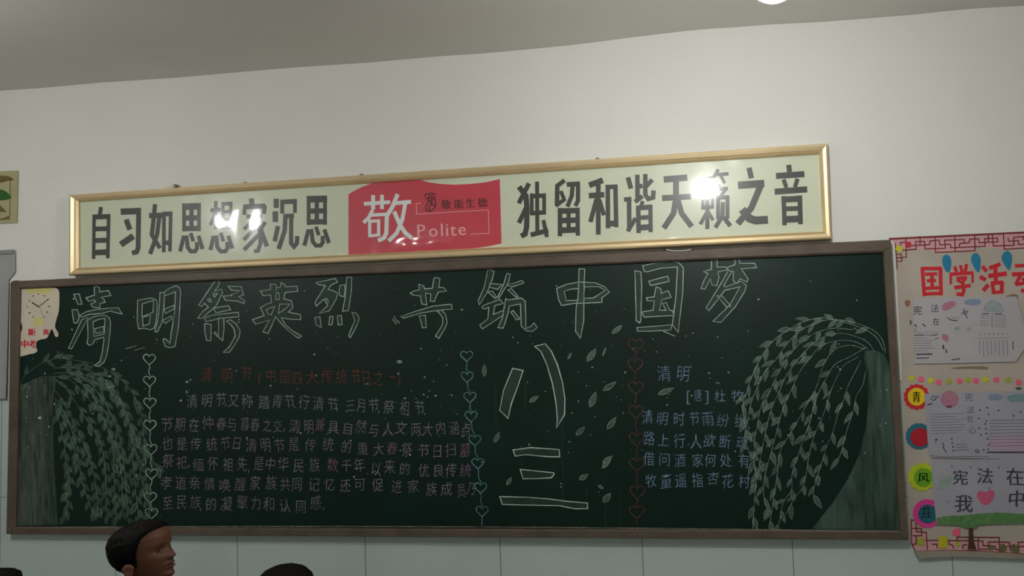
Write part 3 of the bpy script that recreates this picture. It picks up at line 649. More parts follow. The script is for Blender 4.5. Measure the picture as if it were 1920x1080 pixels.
def film_h(s_, t):
    """ripple of the film in metres; s_ along (m), t 0 top..1 bottom"""
    h = .0016*mnoise.noise(Vector((s_*1.6, t*1.3, 1.7)))
    h += .00022*mnoise.noise(Vector((s_*7, t*2.2, 4)))
    top = math.exp(-((t)/.14)**2); h += top*(.0012+.0022*math.exp(-((s_-.45)/.25)**2)+.0022*math.exp(-((s_-3.35)/.25)**2))*mnoise.noise(Vector((s_*14, t*3, 9)))
    bot = math.exp(-((1-t)/.16)**2); k = .3+1.7*math.exp(-((s_-1.55)/.45)**2); h += bot*k*.0025*mnoise.noise(Vector((s_*10, t*4, 19)))
    h += .0005*mnoise.noise(Vector((s_*.9, t*9, 3)))*math.exp(-((s_-2.0)/.8)**2)
    h += .0020*math.exp(-((s_-.86)/.20)**2)*mnoise.noise(Vector((s_*10, t*2.2, 33)))
    return h
p0, p1, p2, p3 = [np.array(q) for q in SI]
LEN = np.linalg.norm(p1-p0)
for j in range(nzf+1):
    for i in range(nxf+1):
        a, t = i/nxf, j/nzf; q = (p0*(1-a)+p1*a)*(1-t)+(p3*(1-a)+p2*a)*t
        V.append((q[0], YP-.0045-film_h(a*LEN, t), q[1]))
for j in range(nzf):
    for i in range(nxf):
        b = j*(nxf+1)+i; Fs.append((b, b+nxf+1, b+nxf+2, b+1))
film = mesh('plastic_film', V, Fs, m, ban, smooth=True)
# hanging hooks along the top
for u, v in ((677, 328), (457, 342.5), (326, 347), (1120, 297.5)):
    p = W(u, v, -.03); bm = bmesh.new(); box(bm, p[0]-.008, p[0]+.008, -.032, -.002, p[2]-.012, p[2]+.005, bev=.003)
    frombm('hook', bm, m_metal, ban)

# ------------------------------------------------------------------ things at the left edge of the wall
pic = empty('botanical_picture'); tag(pic, 'small pale picture of printed leaves on the wall at the far left', 'picture')
fl = Flat(-.002); fl.poly([(35,320),(33,418),(-110,424),(-110,327)]); fl.build('card', mat('straw_card', (.66, .64, .48), .7, .06, 10), pic, thick=.006)
m_lf = mat('green_leaf_print', (.16, .36, .11), .6, .15, 60); m_br = mat('brown_leaf_print', (.42, .36, .18), .6, .2, 60)
YQ = -.0085
fl = Flat(YQ); fl.stroke([(19,333),(18,411)], 1.3); fl.stroke([(19,333),(-95,338)], 1.3); fl.stroke([(18,411),(-95,416)], 1.3); fl.build('border_line', mat('brown_line', (.36, .30, .18), .6), pic)
for pl, mm in (([(0,355),(8,357),(16,363),(23,371),(15,374),(6,376),(-6,376),(-20,370),(-10,358)], m_lf), ([(-30,330),(0,329),(18,330),(28,338),(16,339),(4,342),(-14,346),(-32,340)], m_br), ([(-22,392),(0,384),(7,392),(14,398),(0,397),(-14,398)], m_br), ([(-60,352),(-45,346),(-32,356),(-40,372),(-55,372)], m_lf), ([(-4,411),(10,408),(17,403),(17,411),(4,413)], m_br)):
    Flat(YQ-.0003).poly(pl, 1).build('printed_leaf', mm, pic)
pan = empty('notice_sheet'); tag(pan, 'plain pale grey sheet hanging on the wall left of the blackboard', 'poster')
# slightly bowed sheet
V = []; Fs = []
for j in range(21):
    for i in range(17):
        a, t = i/16, j/20; tl = W(-190, 482, 0); trp = W(28, 471, 0)
        xr = W(28 if t < .17 else 17-4*t, 471+276*t, -.01)[0]; zl = 2.29*(1-t)+1.583*t
        V.append((tl[0]*(1-a)+xr*a, -.010-.006*math.sin(a*5+1)*t-.01*t*t, zl))
for j in range(20):
    for i in range(16):
        b = j*17+i; Fs.append((b, b+17, b+18, b+1))
nb = len(V); V += [(x, y+.003, z) for x, y, z in V]; Fs += [tuple(nb+i for i in reversed(f)) for f in Fs]
rim = [i for i in range(17)]+[17*j+16 for j in range(1, 21)]+[20*17+i for i in range(15, -1, -1)]+[17*j for j in range(19, 0, -1)]
Fs += [(rim[k], rim[(k+1) % len(rim)], nb+rim[(k+1) % len(rim)], nb+rim[k]) for k in range(len(rim))]
mesh('sheet', V, Fs, mat('grey_paper', (.62, .62, .61), .6, .04, 5), pan, smooth=False)
boxo('batten', (W(-190, 480)[0], W(29, 480)[0], -.018, -.004, 2.272, 2.292), mat('grey_paper_strip', (.55, .55, .54), .5), pan, bev=.002)

# ------------------------------------------------------------------ paper poster on the right
pos = empty('paper_display'); tag(pos, 'large handmade paper wall display with red lettering right of the blackboard', 'poster')
m_pb = mat('cream_display_paper', (.70, .66, .61), .7, .08, 5, bump=.05, bscale=12)
m_lat = mat('maroon_lattice', (.48, .13, .16), .6, .08)
m_cut = mat('red_cut_paper', (.80, .13, .18), .6, .06)
m_pkb = mat('pink_tinted_paper', (.80, .62, .63), .7, .06, 8)
O_, P_, Q_, S_ = ((1660, 430), 7.385), ((1660, 550), 6.353), ((1660, 690), 6.0), ((1660, 860), 5.4)
DXR = 640
fl = Flat(-.002).poly([(1677,446.8),(1920,434.5),(2300,413),(2300,1064),(1960,1049),(1920,1040),(1850,1035),(1715,1035),(1706.5,1017),(1699,880),(1688,650)]); fl.build('backing_paper', m_pb, pos, thick=.002)
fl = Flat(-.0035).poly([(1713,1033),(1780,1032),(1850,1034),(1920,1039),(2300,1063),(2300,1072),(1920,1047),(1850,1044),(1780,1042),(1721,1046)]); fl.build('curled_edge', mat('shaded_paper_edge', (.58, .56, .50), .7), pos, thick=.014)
fl = Flat(-.0042, dy=1e-5).at(*O_); fl.poly([(90,130),(1930,40),(3000,-10),(3000,150),(1930,262),(1640,270),(1240,230),(1235,298),(690,322),(560,265),(430,275),(290,290),(150,250)]); fl.build('pink_backing', m_pkb, pos)
fl = Flat(-.0042, dy=1e-5).at(*S_).poly([(265,612),(315,740),(415,745),(420,825),(1404,840),(1404,960),(900,928),(300,938),(265,850)])
fl.build('pink_backing', m_pkb, pos)
def lattice(org, k, lines, w_, name):
    for pl in lines: Flat(-.0046-random.uniform(0, .0004)).at(org, k).stroke(pl, w_).build(name, m_lat, pos, thick=.0008)
Flat(-.005).at(*O_).stroke([(50,132),(1000,86),(1930,42),(3200,-25)], 24).build('lattice_rail', m_lat, pos, thick=.001)
top_l = [[(280,110),(290,385),(160,397)], [(480,95),(480,225)], [(690,95),(695,320),(1240,295),(1235,75)], [(960,90),(965,300)], [(1425,60),(1425,172)], [(1635,60),(1645,275),(1925,260)],
 [(240,290),(425,275),(420,170),(540,165),(550,270),(830,262),(820,150),(1090,140),(1095,190),(1160,185),(1165,135),(1290,130),(1300,185),(1380,180)], [(210,235),(210,182),(290,178)], [(355,225),(610,212),(615,160),(745,150),(755,215),(900,205),(905,255),(1380,235),(1375,130),(1550,120),(1555,175),(1380,180)], [(1020,250),(1030,195),(1100,190)], [(1480,70),(1495,230),(1780,220),(1775,110),(1920,100)], [(1700,110),(1705,165),(1840,155),(1845,210),(1920,205)], [(160,345),(220,345),(230,440),(170,445)], [(138,190),(165,555)]]
lattice(*O_, top_l, 14, 'lattice_strip')
lattice(*O_, [[(x+1700, y-85) for x, y in pl] for pl in top_l[1:-2]], 14, 'lattice_strip')
bot_l = [[(262,610),(265,850),(300,938)], [(270,620),(310,625),(315,740),(415,745),(425,920)], [(270,705),(365,705),(370,780),(275,780)], [(390,826),(850,830)], [(312,780),(310,862),(275,868)], [(640,830),(650,870),(680,872),(690,910)], [(725,830),(725,793),(1152,798),(1158,960)], [(890,830),(985,832),(990,880),(1110,886),(1115,920),(1172,925)], [(1042,885),(1045,842),(1255,846),(1265,930),(1320,940)], [(1200,886),(1420,890)], [(1342,885),(1345,845),(1430,845)], [(940,800),(942,915),(1050,916)], [(470,865),(522,866),(526,905)], [(780,912),(787,872),(830,870)], [(300,938),(600,930),(900,932),(1404,966)]]
lattice(*S_, bot_l, 11, 'lattice_strip')
# heading characters in cut red paper
HD = [[([(500,560),(500,520),(770,522),(775,560)], 5), ([(495,545),(780,540)], 50), ([(512,530),(540,925)], 52), ([(762,530),(772,915)], 52), ([(525,895),(795,885)], 48), ([(550,622),(715,615)], 46), ([(575,712),(700,706)], 46), ([(555,818),(742,808)], 48), ([(643,615),(650,815)], 50)],
 [([(960,512),(985,592)], 46), ([(1040,495),(1060,590)], 42), ([(1125,480),(1105,590)], 46), ([(892,622),(1218,602)], 48), ([(905,620),(905,762)], 34), ([(1208,600),(1208,742)], 34), ([(985,682),(1130,668)], 48), ([(1112,680),(1060,740),(990,700)], 40), ([(955,808),(1182,778)], 50), ([(1072,735),(1088,850),(1065,905),(985,892)], 50)],
 [([(1340,512),(1405,582)], 54), ([(1310,655),(1392,702)], 56), ([(1355,850),(1428,765)], 56), ([(1438,538),(1595,482)], 56), ([(1425,648),(1682,612)], 62), ([(1522,520),(1532,735)], 56), ([(1462,745),(1632,735)], 54), ([(1480,735),(1502,892)], 54), ([(1618,735),(1608,890)], 54), ([(1490,875),(1618,865)], 46)],
 [([(1795,508),(1925,500),(2010,497)], 46), ([(1752,625),(2020,608)], 56), ([(1870,630),(1808,765)], 50), ([(1800,765),(1930,742)], 46), ([(1900,670),(1950,780)], 46), ([(2030,600),(2230,590),(2220,800),(2160,870)], 54), ([(2120,500),(2110,700),(1990,880),(1880,840)], 54)]]
for ch in HD:
    fl = Flat(-.0048, dy=2e-5).at(*O_)
    for pl, w_ in ch: fl.stroke(pl, w_)
    fl.build('cut_paper_character', m_cut, pos)
m_blu = mat('blue_paper', (.10, .48, .62), .6, .06)
for pl in ([(845,340),(900,380),(915,450),(905,540),(878,605),(825,570),(792,480),(785,390)], [(1240,318),(1305,355),(1322,450),(1302,590),(1272,598),(1205,490),(1178,390)], [(1680,285),(1742,330),(1757,420),(1725,565),(1700,562),(1632,470),(1602,370)]):
    Flat(-.0052).at(*O_).poly(pl, 1).build('blue_petal', m_blu, pos, thick=.0008)
m_yh = mat('yellow_paper', (.80, .78, .15), .6, .06); m_ph = mat('pink_paper', (.92, .38, .50), .6, .06)
def blob(org, k, x, y, r, n, amp, m_, name, y_=-.0054, th=.0008, parent=None, ph=0):
    pl = [(x+r*(1+amp*abs(math.sin(n*a/2+ph)))*math.cos(a), y+r*(1+amp*abs(math.sin(n*a/2+ph)))*math.sin(a)) for a in [2*math.pi*i/72 for i in range(72)]]
    return Flat(y_).at(org, k).poly(pl).build(name, m_, parent or pos, thick=th)
blob(*O_, 190, 268, 40, 5, .25, m_yh, 'paper_flower'); blob(*O_, 315, 212, 38, 4, .2, mat('crimson_paper', (.72, .13, .22), .6), 'paper_flower')
m_ol = mat('olive_yellow_paper', (.66, .66, .24), .6)
for i, (u, v) in enumerate([(1709,709),(1727,711),(1745,713.5),(1760,716.5),(1779,715),(1799,714),(1815,712),(1830,714),(1848,711.5),(1868,712),(1890,712),(1910,717),(1930,715),(1950,712)]):
    o = blob((0, 0), 1, u, v, 4.6, 3, .28, (m_yh if i in (0, 2, 8) else m_ol) if i % 2 == 0 else m_ph, 'paper_heart', ph=i)
# badges
m_yb = mat('bright_yellow_paper', (.90, .78, .10), .6); m_bb = mat('teal_blue_paper', (.13, .42, .50), .6); m_rb = mat('crimson_disc_paper', (.68, .06, .16), .6)
m_lg = mat('lime_paper', (.72, .80, .12), .6); m_gg = mat('grass_green_paper', (.42, .66, .08), .6); m_mg = mat('magenta_paper', (.86, .22, .58), .6); m_tt = mat('petrol_paper', (.08, .36, .42), .6); m_ink = mat('black_marker_ink', (.12, .13, .10), .6)
b = blob(*Q_, 352, 325, 132, 14, .13, m_cut, 'flower_badge'); d = blob(*Q_, 352, 323, 100, 1, 0, m_yb, 'badge_disc', y_=-.0066, parent=b)
Flat(-.0080).at(*Q_).glyph('青', 350, 325, 100, 130, bold=1.5).build('ink_character', m_ink, b)
b = blob(*Q_, 378, 768, 142, 16, .05, m_bb, 'flower_badge'); blob(*Q_, 388, 780, 104, 10, .03, m_rb, 'badge_disc', y_=-.0066, parent=b)
b = blob(*S_, 372, 185, 130, 12, .12, m_lg, 'flower_badge'); blob(*S_, 385, 190, 92, 12, .05, m_gg, 'badge_disc', y_=-.0066, parent=b)
fl = Flat(-.0080).at(*S_); fl.glyph('风', 385, 190, 120, 105, bold=1.5); fl.build('ink_character', m_ink, b)
b = blob(*S_, 425, 555, 142, 16, .03, m_mg, 'flower_badge'); blob(*S_, 428, 560, 94, 12, .03, m_tt, 'badge_disc', y_=-.0066, parent=b)
fl = Flat(-.0080).at(*S_)
for pl in ([(365,510),(450,505)], [(400,485),(395,540),(370,600)], [(430,480),(440,600)], [(375,555),(470,550)], [(395,590),(460,585)]): fl.stroke(pl, 9)
fl.build('ink_character', m_ink, b)
# three handmade sheets
m_sh = mat('lilac_white_sheet', (.69, .675, .69), .55, .04, 8); m_sh2 = mat('bluish_sheet', (.63, .63, .67), .5, .05, 7)
m_pen = mat('grey_pen', (.26, .25, .30), .7); m_pale = mat('pale_pencil', (.44, .43, .48), .7); m_rose = mat('rose_crayon', (.68, .46, .54), .7, .1, 90)
m_sky = mat('blue_crayon', (.50, .56, .66), .7, .1, 90); m_teal = mat('teal_crayon', (.45, .58, .58), .7, .1, 90); m_grn = mat('green_crayon', (.34, .52, .30), .7, .25, 60); m_trk = mat('brown_crayon', (.30, .17, .12), .7, .1); m_gs = mat('grey_shape_crayon', (.58, .62, .62), .7, .1, 60)
def sheet(y, pl, mm, nm='handmade_sheet', k=(0, 0, 1)):
    return Flat(y).poly(pl).build(nm, mm, pos, thick=.0006)
YT = -.0097
s1 = sheet(-.0085, [(1712,561),(1760,558),(1906,556),(1930,640),(1905,678),(1800,681),(1714,682)], m_sh); s1['label'] = 'upper handmade sheet with pale crayon drawings'
def on(par, org, k, items, mm, nm):
    one = nm in ('pencil_rows', 'pen_marks'); o = None
    fl = Flat(YT-random.uniform(.0001, .0006), dy=1e-6).at(org, k)
    for it in items:
        if not one and fl.V: o = fl.build(nm, mm, par); fl = Flat(YT-random.uniform(.0001, .0006), dy=1e-6).at(org, k)
        if isinstance(it[0], str): fl.glyph(it[0], it[1], it[2], it[3], it[3])
        elif isinstance(it[1], (int, float)): fl.stroke(it[0], it[1], smooth=it[2] if len(it) > 2 else 0)
        else: fl.poly(it, 1)
    o = fl.build(nm, mm, par)
    if one: o['kind'] = 'stuff'
    return o
on(s1, *P_, [('宪', 385, 205, 115), ('法', 590, 180, 105), ('在', 605, 335, 90), ([(745,290),(775,318),(860,325)], 11, 1), ([(795,285),(802,300)], 8), ([(830,280),(838,295)], 8), ([(720,300),(730,290)], 8), ([(870,285),(875,300)], 8), ([(930,180),(975,300)], 11), ([(905,235),(960,215),(985,205),(970,240),(915,245)], 7)], m_pen, 'pen_lettering')
on(s1, *P_, [[(665,130),(825,80),(845,150),(690,220)], [(720,490),(750,500),(755,570),(715,580),(670,530),(675,480)], [(1160,215),(1185,140),(1240,95),(1240,215)]], m_rose, 'crayon_shape')
on(s1, *P_, [[(930,100),(1000,65),(1130,70),(1140,120),(1040,150),(960,130)]], m_sky, 'crayon_shape')
on(s1, *P_, [[(1175,200),(1210,110),(1280,75),(1370,110),(1415,200),(1380,215),(1200,218)], [(1262,215),(1282,215),(1282,430),(1258,430)], [(820,400),(880,395),(885,430),(825,440)], [(960,410),(1020,400),(1030,440),(970,460)]], m_gs, 'crayon_shape')
rows = [([(340, 500+i*31), (430+random.uniform(60, 190), 498+i*31)], 4) for i in range(8)] + [([(1125, 270+i*28), (1240, 268+i*28)], 4) for i in range(5)] + [([(1300, 265+i*27), (1440, 263+i*27)], 4) for i in range(6)] + [([(1120+i*47, 560), (1125+i*47, 700+random.uniform(0, 70))], 5) for i in range(8)]
on(s1, *P_, rows+[([(x, 490), (x+9, 480)], 12) for x in range(1130, 1450, 52)]+[([(340,465),(630,462)], 3), ([(1090,535),(1490,528)], 3)], m_pale, 'pencil_rows')
on(s1, *P_, [([(1150,243),(1235,243)], 9), ([(1300,243),(1390,241)], 9), ([(345,496),(455,494)], 8), ([(540,503),(630,485)], 7), ([(585,545),(635,530)], 7), ([(688,615),(694,665)], 20), ([(722,665),(732,710)], 16), ([(790,790),(890,780)], 12), ([(1518,570),(1524,670)], 9), ([(350,390),(358,370),(372,400)], 12), ([(445,365),(480,395)], 14), ([(358,400),(360,460)], 4), ([(300,320),(302,365)], 16), ([(370,730),(560,725)], 12), ([(370,772),(520,768)], 10)], m_pen, 'pen_marks')
Flat(-.0044).at(*P_).poly([(760,890),(860,875),(1000,870),(1160,865),(1235,885),(1215,910),(1000,900),(840,905)]).build('tear', mat('torn_brown', (.52, .47, .38), .8), pos)
Flat(-.0046).at(*P_).poly([(1440,30),(1520,5),(1580,20),(1578,118),(1480,105),(1420,80)]).build('leaf_scrap', mat('dry_brown_scrap', (.50, .44, .34), .8, .15, 60), pos)
Flat(-.0046).at(*P_).poly([(228,85),(295,80),(298,140),(270,165),(235,150)], 1).build('paper_scrap', mat('rust_scrap', (.58, .40, .33), .8, .15, 60), pos)
s2 = sheet(-.0085, [(1733,738),(1800,735),(1960,733),(1965,862),(1745,858),(1741,850)], m_sh2); s2['label'] = 'middle handmade sheet with a pink ball drawing and ruled lines'
on(s2, *Q_, [[(722+102*math.cos(a*.4), 352+98*math.sin(a*.4)) for a in range(16)]], m_rose, 'crayon_shape')
on(s2, *Q_, [[(1150,310),(1200,290),(1310,300),(1320,340),(1240,365),(1170,355)]], m_sky, 'crayon_shape')
on(s2, *Q_, [[(1370,320),(1450,295),(1600,290),(1600,370),(1450,380),(1380,370)]], m_teal, 'crayon_shape')
on(s2, *Q_, [[(1170,755),(1560,760),(1700,765),(1700,935),(1170,935)]], mat('faint_pink_wash', (.68, .60, .66), .6), 'crayon_shape')
on(s2, *Q_, [([(510, 520+i*31), (640+random.uniform(120, 260), 512+i*31)], 4) for i in range(8)]+[([(1170, 590+i*36), (1560, 584+i*36)], 5) for i in range(9)]+[([(790, 860+i*32), (880+random.uniform(0, 80), 856+i*32)], 6) for i in range(3)]+[('宪', 940, 330, 100), ('法', 960, 470, 90), ('在', 955, 570, 80), ('心', 980, 700, 95)], m_pale, 'pencil_rows')
on(s2, *Q_, [([(x, y), (x+14, y-4)], 20) for x, y in ((1060,478),(1140,448),(1155,525),(1045,570),(1130,600),(1118,632),(1125,685),(1050,680),(1130,740),(1070,755),(1145,800),(1155,865),(1150,915),(1100,922),(1515,500),(1435,540),(1265,480),(745,845),(755,888),(758,932),(740,800))]+[([(1145,948),(1600,948)], 16), ([(690,435),(745,435)], 22), ([(1465,228),(1530,225)], 16), ([(470,415),(530,400)], 14), ([(510,350),(540,310),(575,330),(550,370),(515,350)], 7, 1), ([(540,370),(600,310)], 8), ([(555,800),(580,800),(560,835)], 10), ([(640,840),(660,870),(650,900),(690,950)], 10, 1), ([(1010,930),(1040,915),(1060,940),(1030,955),(1010,930)], 8, 1), ([(500,985),(640,1000),(1170,995)], 4)], m_pen, 'pen_marks')
s3 = sheet(-.0088, [(1746,862),(1965,860),(1965,985),(1920,982),(1830,984),(1756,984),(1750,930)], m_sh2); s3['label'] = 'lower handmade sheet with large pen lettering and a pink heart'
def on3(items, mm, nm): return on(s3, *S_, items, mm, nm)
on3([[(880,300),(930,345),(1010,400),(1095,330)]] and [[(1020,490),(940,420),(925,350),(960,318),(1015,345),(1060,310),(1110,335),(1100,410)]], mat('pink_heart_crayon', (.78, .36, .50), .7, .08, 60), 'crayon_heart')
for ch, x, y, s_ in (('宪', 760, 190, 160), ('法', 1010, 175, 170), ('在', 1315, 185, 190), ('我', 795, 455, 190), ('中', 1330, 405, 180)): Flat(YT-.0004, dy=1e-6).at(*S_).glyph(ch, x, y, s_, s_, bold=3, wob=.02).build('pen_character', mat('blue_black_pen', (.24, .25, .32), .7), s3)
fl = Flat(YT-.0004, dy=1e-6).at(*S_)
for pl in ([(672,70),(678,90)], [(862,75),(866,95)], [(1150,80),(1150,105)], [(628,430),(632,445)], [(1052,290),(1056,305)]): fl.stroke(pl, 9)
fl.build('pen_marks', mat('blue_black_pen', (.24, .25, .32), .7), s3)['kind'] = 'stuff'
on3([[(520,300),(570,200),(640,180),(690,190),(660,240),(600,290),(540,330)]], mat('pale_green_wash', (.55, .63, .58), .7, .1, 40), 'crayon_shape')
fo = Flat(YT-.0008).at(*S_).poly([(520,600),(620,580),(760,575),(900,562),(1050,550),(1150,545),(1404,560),(1620,565),(1620,665),(1404,655),(1150,660),(940,672),(925,700),(860,712),(800,700),(760,680),(680,672),(520,668)]).build('green_foliage_strip', m_grn, pos)
Flat(YT-.0004).at(*S_).poly([(845,700),(886,702),(890,800),(905,870),(925,918),(835,918),(842,850)]).build('tree_trunk', m_trk, pos, thick=.0006)
blob(*S_, 722, 745, 34, 3, .3, m_ph, 'paper_heart', y_=-.006); 
Flat(-.006).at(*S_).poly([(540,795),(565,780),(610,785),(628,800),(628,900),(610,908),(545,905),(538,880)]).build('yellow_lantern', mat('lantern_yellow', (.72, .70, .10), .6), pos, thick=.0008)
blob(*S_, 358, 840, 38, 4, .25, m_ol, 'paper_flower'); blob(*S_, 735, 865, 24, 4, .25, m_ol, 'paper_flower')
m_bs = mat('olive_scribble', (.42, .40, .26), .7, .2, 80)
blob(*S_, 1190, 905, 34, 7, .3, m_bs, 'dry_leaf'); blob(*S_, 1310, 915, 40, 5, .3, m_bs, 'dry_leaf'); blob(*S_, 1070, 900, 24, 5, .3, m_bs, 'dry_leaf')
SHEETS = (s1, s2, s3)

# ------------------------------------------------------------------ lamps (above and behind the frame, seen as reflections)
m_cap = mat('white_plastic', (.85, .85, .82), .4)
def lamp(i, x, y, z, e, lab, r=.062, flush=False):
    root = empty('ceiling_lamp', (x, y, z)); tag(root, lab, 'lamp', 'bulbs of the classroom ceiling')
    bm = bmesh.new(); bmesh.ops.create_uvsphere(bm, u_segments=24, v_segments=16, radius=r)
    mm = bpy.data.materials.new('lit_bulb'); mm.use_nodes = True; nt = mm.node_tree; bb = nt.nodes['Principled BSDF']
    bb.inputs['Emission Color'].default_value = (1, 1, .985, 1); bb.inputs['Emission Strength'].default_value = e*10
    frombm('bulb', bm, mm, root, smooth=True)
    bm = bmesh.new(); bmesh.ops.create_cone(bm, cap_ends=True, segments=20, radius1=r*.75, radius2=r*.45, depth=.05, matrix=Matrix.Translation((0, 0, r+.012)))
    frombm('socket', bm, m_cap, root)
    top = CEIL+.003-z
    if not flush:
        bm = bmesh.new(); bmesh.ops.create_cone(bm, cap_ends=True, segments=8, radius1=.004, radius2=.004, depth=top-r-.035, matrix=Matrix.Translation((0, 0, (top+r+.035)/2)))
        frombm('cord', bm, m_cap, root)
        bm = bmesh.new(); bmesh.ops.create_cone(bm, cap_ends=True, segments=20, radius1=.035, radius2=.045, depth=.02, matrix=Matrix.Translation((0, 0, top-.01)))
        frombm('ceiling_rose', bm, m_cap, root)
    return root
for i, (x, y, z, e) in enumerate(LAMPS):
    lamp(i, x, y, z, e, ['white bulb hanging on a short cord over the right of the room', 'white bulb hanging on a short cord over the left of the room', 'white bulb hanging at the back right of the room', 'white bulb hanging at the back left of the room'][i])

# ------------------------------------------------------------------ children
def skin(name, joints, edges, m, parent, sub=2, root=0):
    me = bpy.data.meshes.new(name); me.from_pydata([j[0] for j in joints], edges, [])
    o = bpy.data.objects.new(name+'_source', me); COL.objects.link(o)
    o.modifiers.new('s', 'SKIN').use_smooth_shade = True
    for i, j in enumerate(joints):
        sv = me.skin_vertices[0].data[i]; sv.radius = j[1] if isinstance(j[1], tuple) else (j[1], j[1]); sv.use_root = (i == root)
    md = o.modifiers.new('d', 'SUBSURF'); md.levels = sub
    bpy.context.view_layer.update()
    res = bpy.data.meshes.new_from_object(o.evaluated_get(bpy.context.evaluated_depsgraph_get()))
    bpy.data.objects.remove(o)
    res.name = name; res.materials.clear(); return res
def loft(name, rings, m, parent, n=24):
    V = []; Fs = []
    pts = []
    for a in range(len(rings)-1):
        (c0, x0, y0), (c1, x1, y1) = rings[a], rings[a+1]
        for k in range(3):
            t = k/3; pts.append((np.array(c0)*(1-t)+np.array(c1)*t, x0*(1-t)+x1*t, y0*(1-t)+y1*t))
    pts.append((np.array(rings[-1][0], float), rings[-1][1], rings[-1][2]))
    for c, rx, ry in pts:
        for i in range(n):
            a = 2*math.pi*i/n; w_ = 1+.012*math.sin(5*a+c[2]*40); V.append((c[0]+rx*w_*math.cos(a), c[1]+ry*w_*math.sin(a), c[2]))
    for j in range(len(pts)-1):
        for i in range(n):
            b = j*n; Fs.append((b+i, b+(i+1) % n, b+n+(i+1) % n, b+n+i))
    Fs += [tuple(range(n)), tuple(range(len(V)-n, len(V)))]
    bm = bmesh.new(); vs = [bm.verts.new(v) for v in V]
    for f in Fs: bm.faces.new([vs[i] for i in f])
    return frombm(name, bm, m, parent, smooth=True)
ZT = [-.112,-.105,-.095,-.085,-.070,-.055,-.045,-.035,-.020,.0,.015,.025,.05,.075,.095,.107,.112]
FR = [.045,.066,.077,.079,.077,.080,.079,.080,.081,.077,.080,.084,.085,.076,.056,.030,.003]
BK = [.0,-.005,-.015,-.025,-.042,-.058,-.068,-.077,-.088,-.097,-.100,-.101,-.100,-.088,-.066,-.036,-.003]
HW = [.014,.026,.036,.043,.050,.055,.058,.061,.065,.069,.071,.072,.072,.063,.046,.024,.003]
def headpt(th, z, off=0):
    f = np.interp(z, ZT, FR); b = np.interp(z, ZT, BK); w_ = np.interp(z, ZT, HW)
    cx = -.008; c, s_ = math.cos(th), math.sin(th)
    e = .85 if c > 0 else 1.0
    x = cx + (abs(c)**e)*((f-cx) if c > 0 else (b-cx)); y = w_*math.copysign(abs(s_)**.95, s_)
    if c > 0 and off == 0:
        g = lambda a, b_, s2: math.exp(-((a-b_)/s2)**2)
        if z < .012: 
            ramp = max(0, min(1, (.012-z)/.044)) if z > -.032 else max(0, 1-(-.032-z)/.010)
            x += .020*ramp*g(y, 0, .0095+.006*ramp)
        x += .0065*g(z, -.052, .0055)*g(y, 0, .02) + .006*g(z, -.066, .0055)*g(y, 0, .018) - .003*g(z, -.0595, .003)*g(y, 0, .02)
        x += .005*g(z, -.093, .012)*g(y, 0, .02) - .004*g(z, -.08, .006)*g(y, 0, .02)
        x -= .010*g(z, .002, .011)*g(abs(y), .030, .014)
        x += .004*g(z, -.03, .02)*g(abs(y), .045, .02)
    if off:
        x += off*c; y += off*s_
    return (x, y, z)
def headmesh(nu=72, nv=70):
    V = []; Fs = []; zz = [-.112+.224*(j/nv) for j in range(nv+1)]
    for z in zz:
        for i in range(nu): V.append(headpt(2*math.pi*i/nu, z))
    for j in range(nv):
        for i in range(nu):
            a = j*nu+i; b = j*nu+(i+1) % nu; Fs.append((a, b, b+nu, a+nu))
    Fs.append(tuple(range(nu-1, -1, -1))); Fs.append(tuple(nv*nu+i for i in range(nu)))
    return V, Fs
def hairmesh(seed, tuft=0):
    nu, nv = 120, 60; V = []; Fs = []; keep = {}
    rz = random.Random(seed)
    def line(th):
        a = abs((th+math.pi) % (2*math.pi)-math.pi)   # 0 front .. pi back
        pts = [(0, .078), (.5, .076), (.8, .072), (1.1, .058), (1.25, .035), (1.36, .0), (1.42, -.030), (1.5, -.042), (1.6, -.026), (1.85, -.022), (2.0, -.050), (2.3, -.078), (3.2, -.094)]
        return float(np.interp(a, [p[0] for p in pts], [p[1] for p in pts]))
    for j in range(nv+1):
        for i in range(nu):
            th = 2*math.pi*i/nu; z0 = line(th); t = j/nv; z = z0+(.112-z0)*(1-(1-t)**1.6)
            off = .011*min(1, t*5+.15)+.0025*mnoise.noise(Vector((math.cos(th)*9, math.sin(th)*9, z*70+seed)))+.0012*math.sin(th*47+z*150)
            x, y, zz = headpt(th, z, max(.003, off)); zz += .003*max(0, (z-.04)/.07) + .0012*math.sin(th*31)
            if tuft: zz += .014*math.exp(-((th-tuft)/.22)**2)*math.exp(-((t-.75)/.12)**2)
            V.append((x, y, zz))
    for j in range(nv):
        for i in range(nu):
            a = j*nu+i; b = j*nu+(i+1) % nu; Fs.append((a, b, b+nu, a+nu))
    Fs.append(tuple(nv*nu+i for i in range(nu)))
    # inner shell closes the cap
    n0 = len(V)
    for i in range(nu):
        th = 2*math.pi*i/nu; x, y, z = headpt(th, line(th)+.012, -.004); V.append((x, y, z))
    for i in range(nu): a, b = i, (i+1) % nu; Fs.append((b, a, n0+a, n0+b))
    return V, Fs
m_skin = mat('tan_skin', (.37, .235, .16), .55, .05, 30, spec=.35); m_hair = mat('black_hair', (.03, .022, .02), .6, .2, 120, bump=.3, bscale=200, spec=.12)
m_lips = mat('lips', (.42, .22, .18), .5); m_eye = mat('eye_white', (.34, .29, .25), .25); m_iris = mat('dark_iris', (.06, .04, .03), .2)
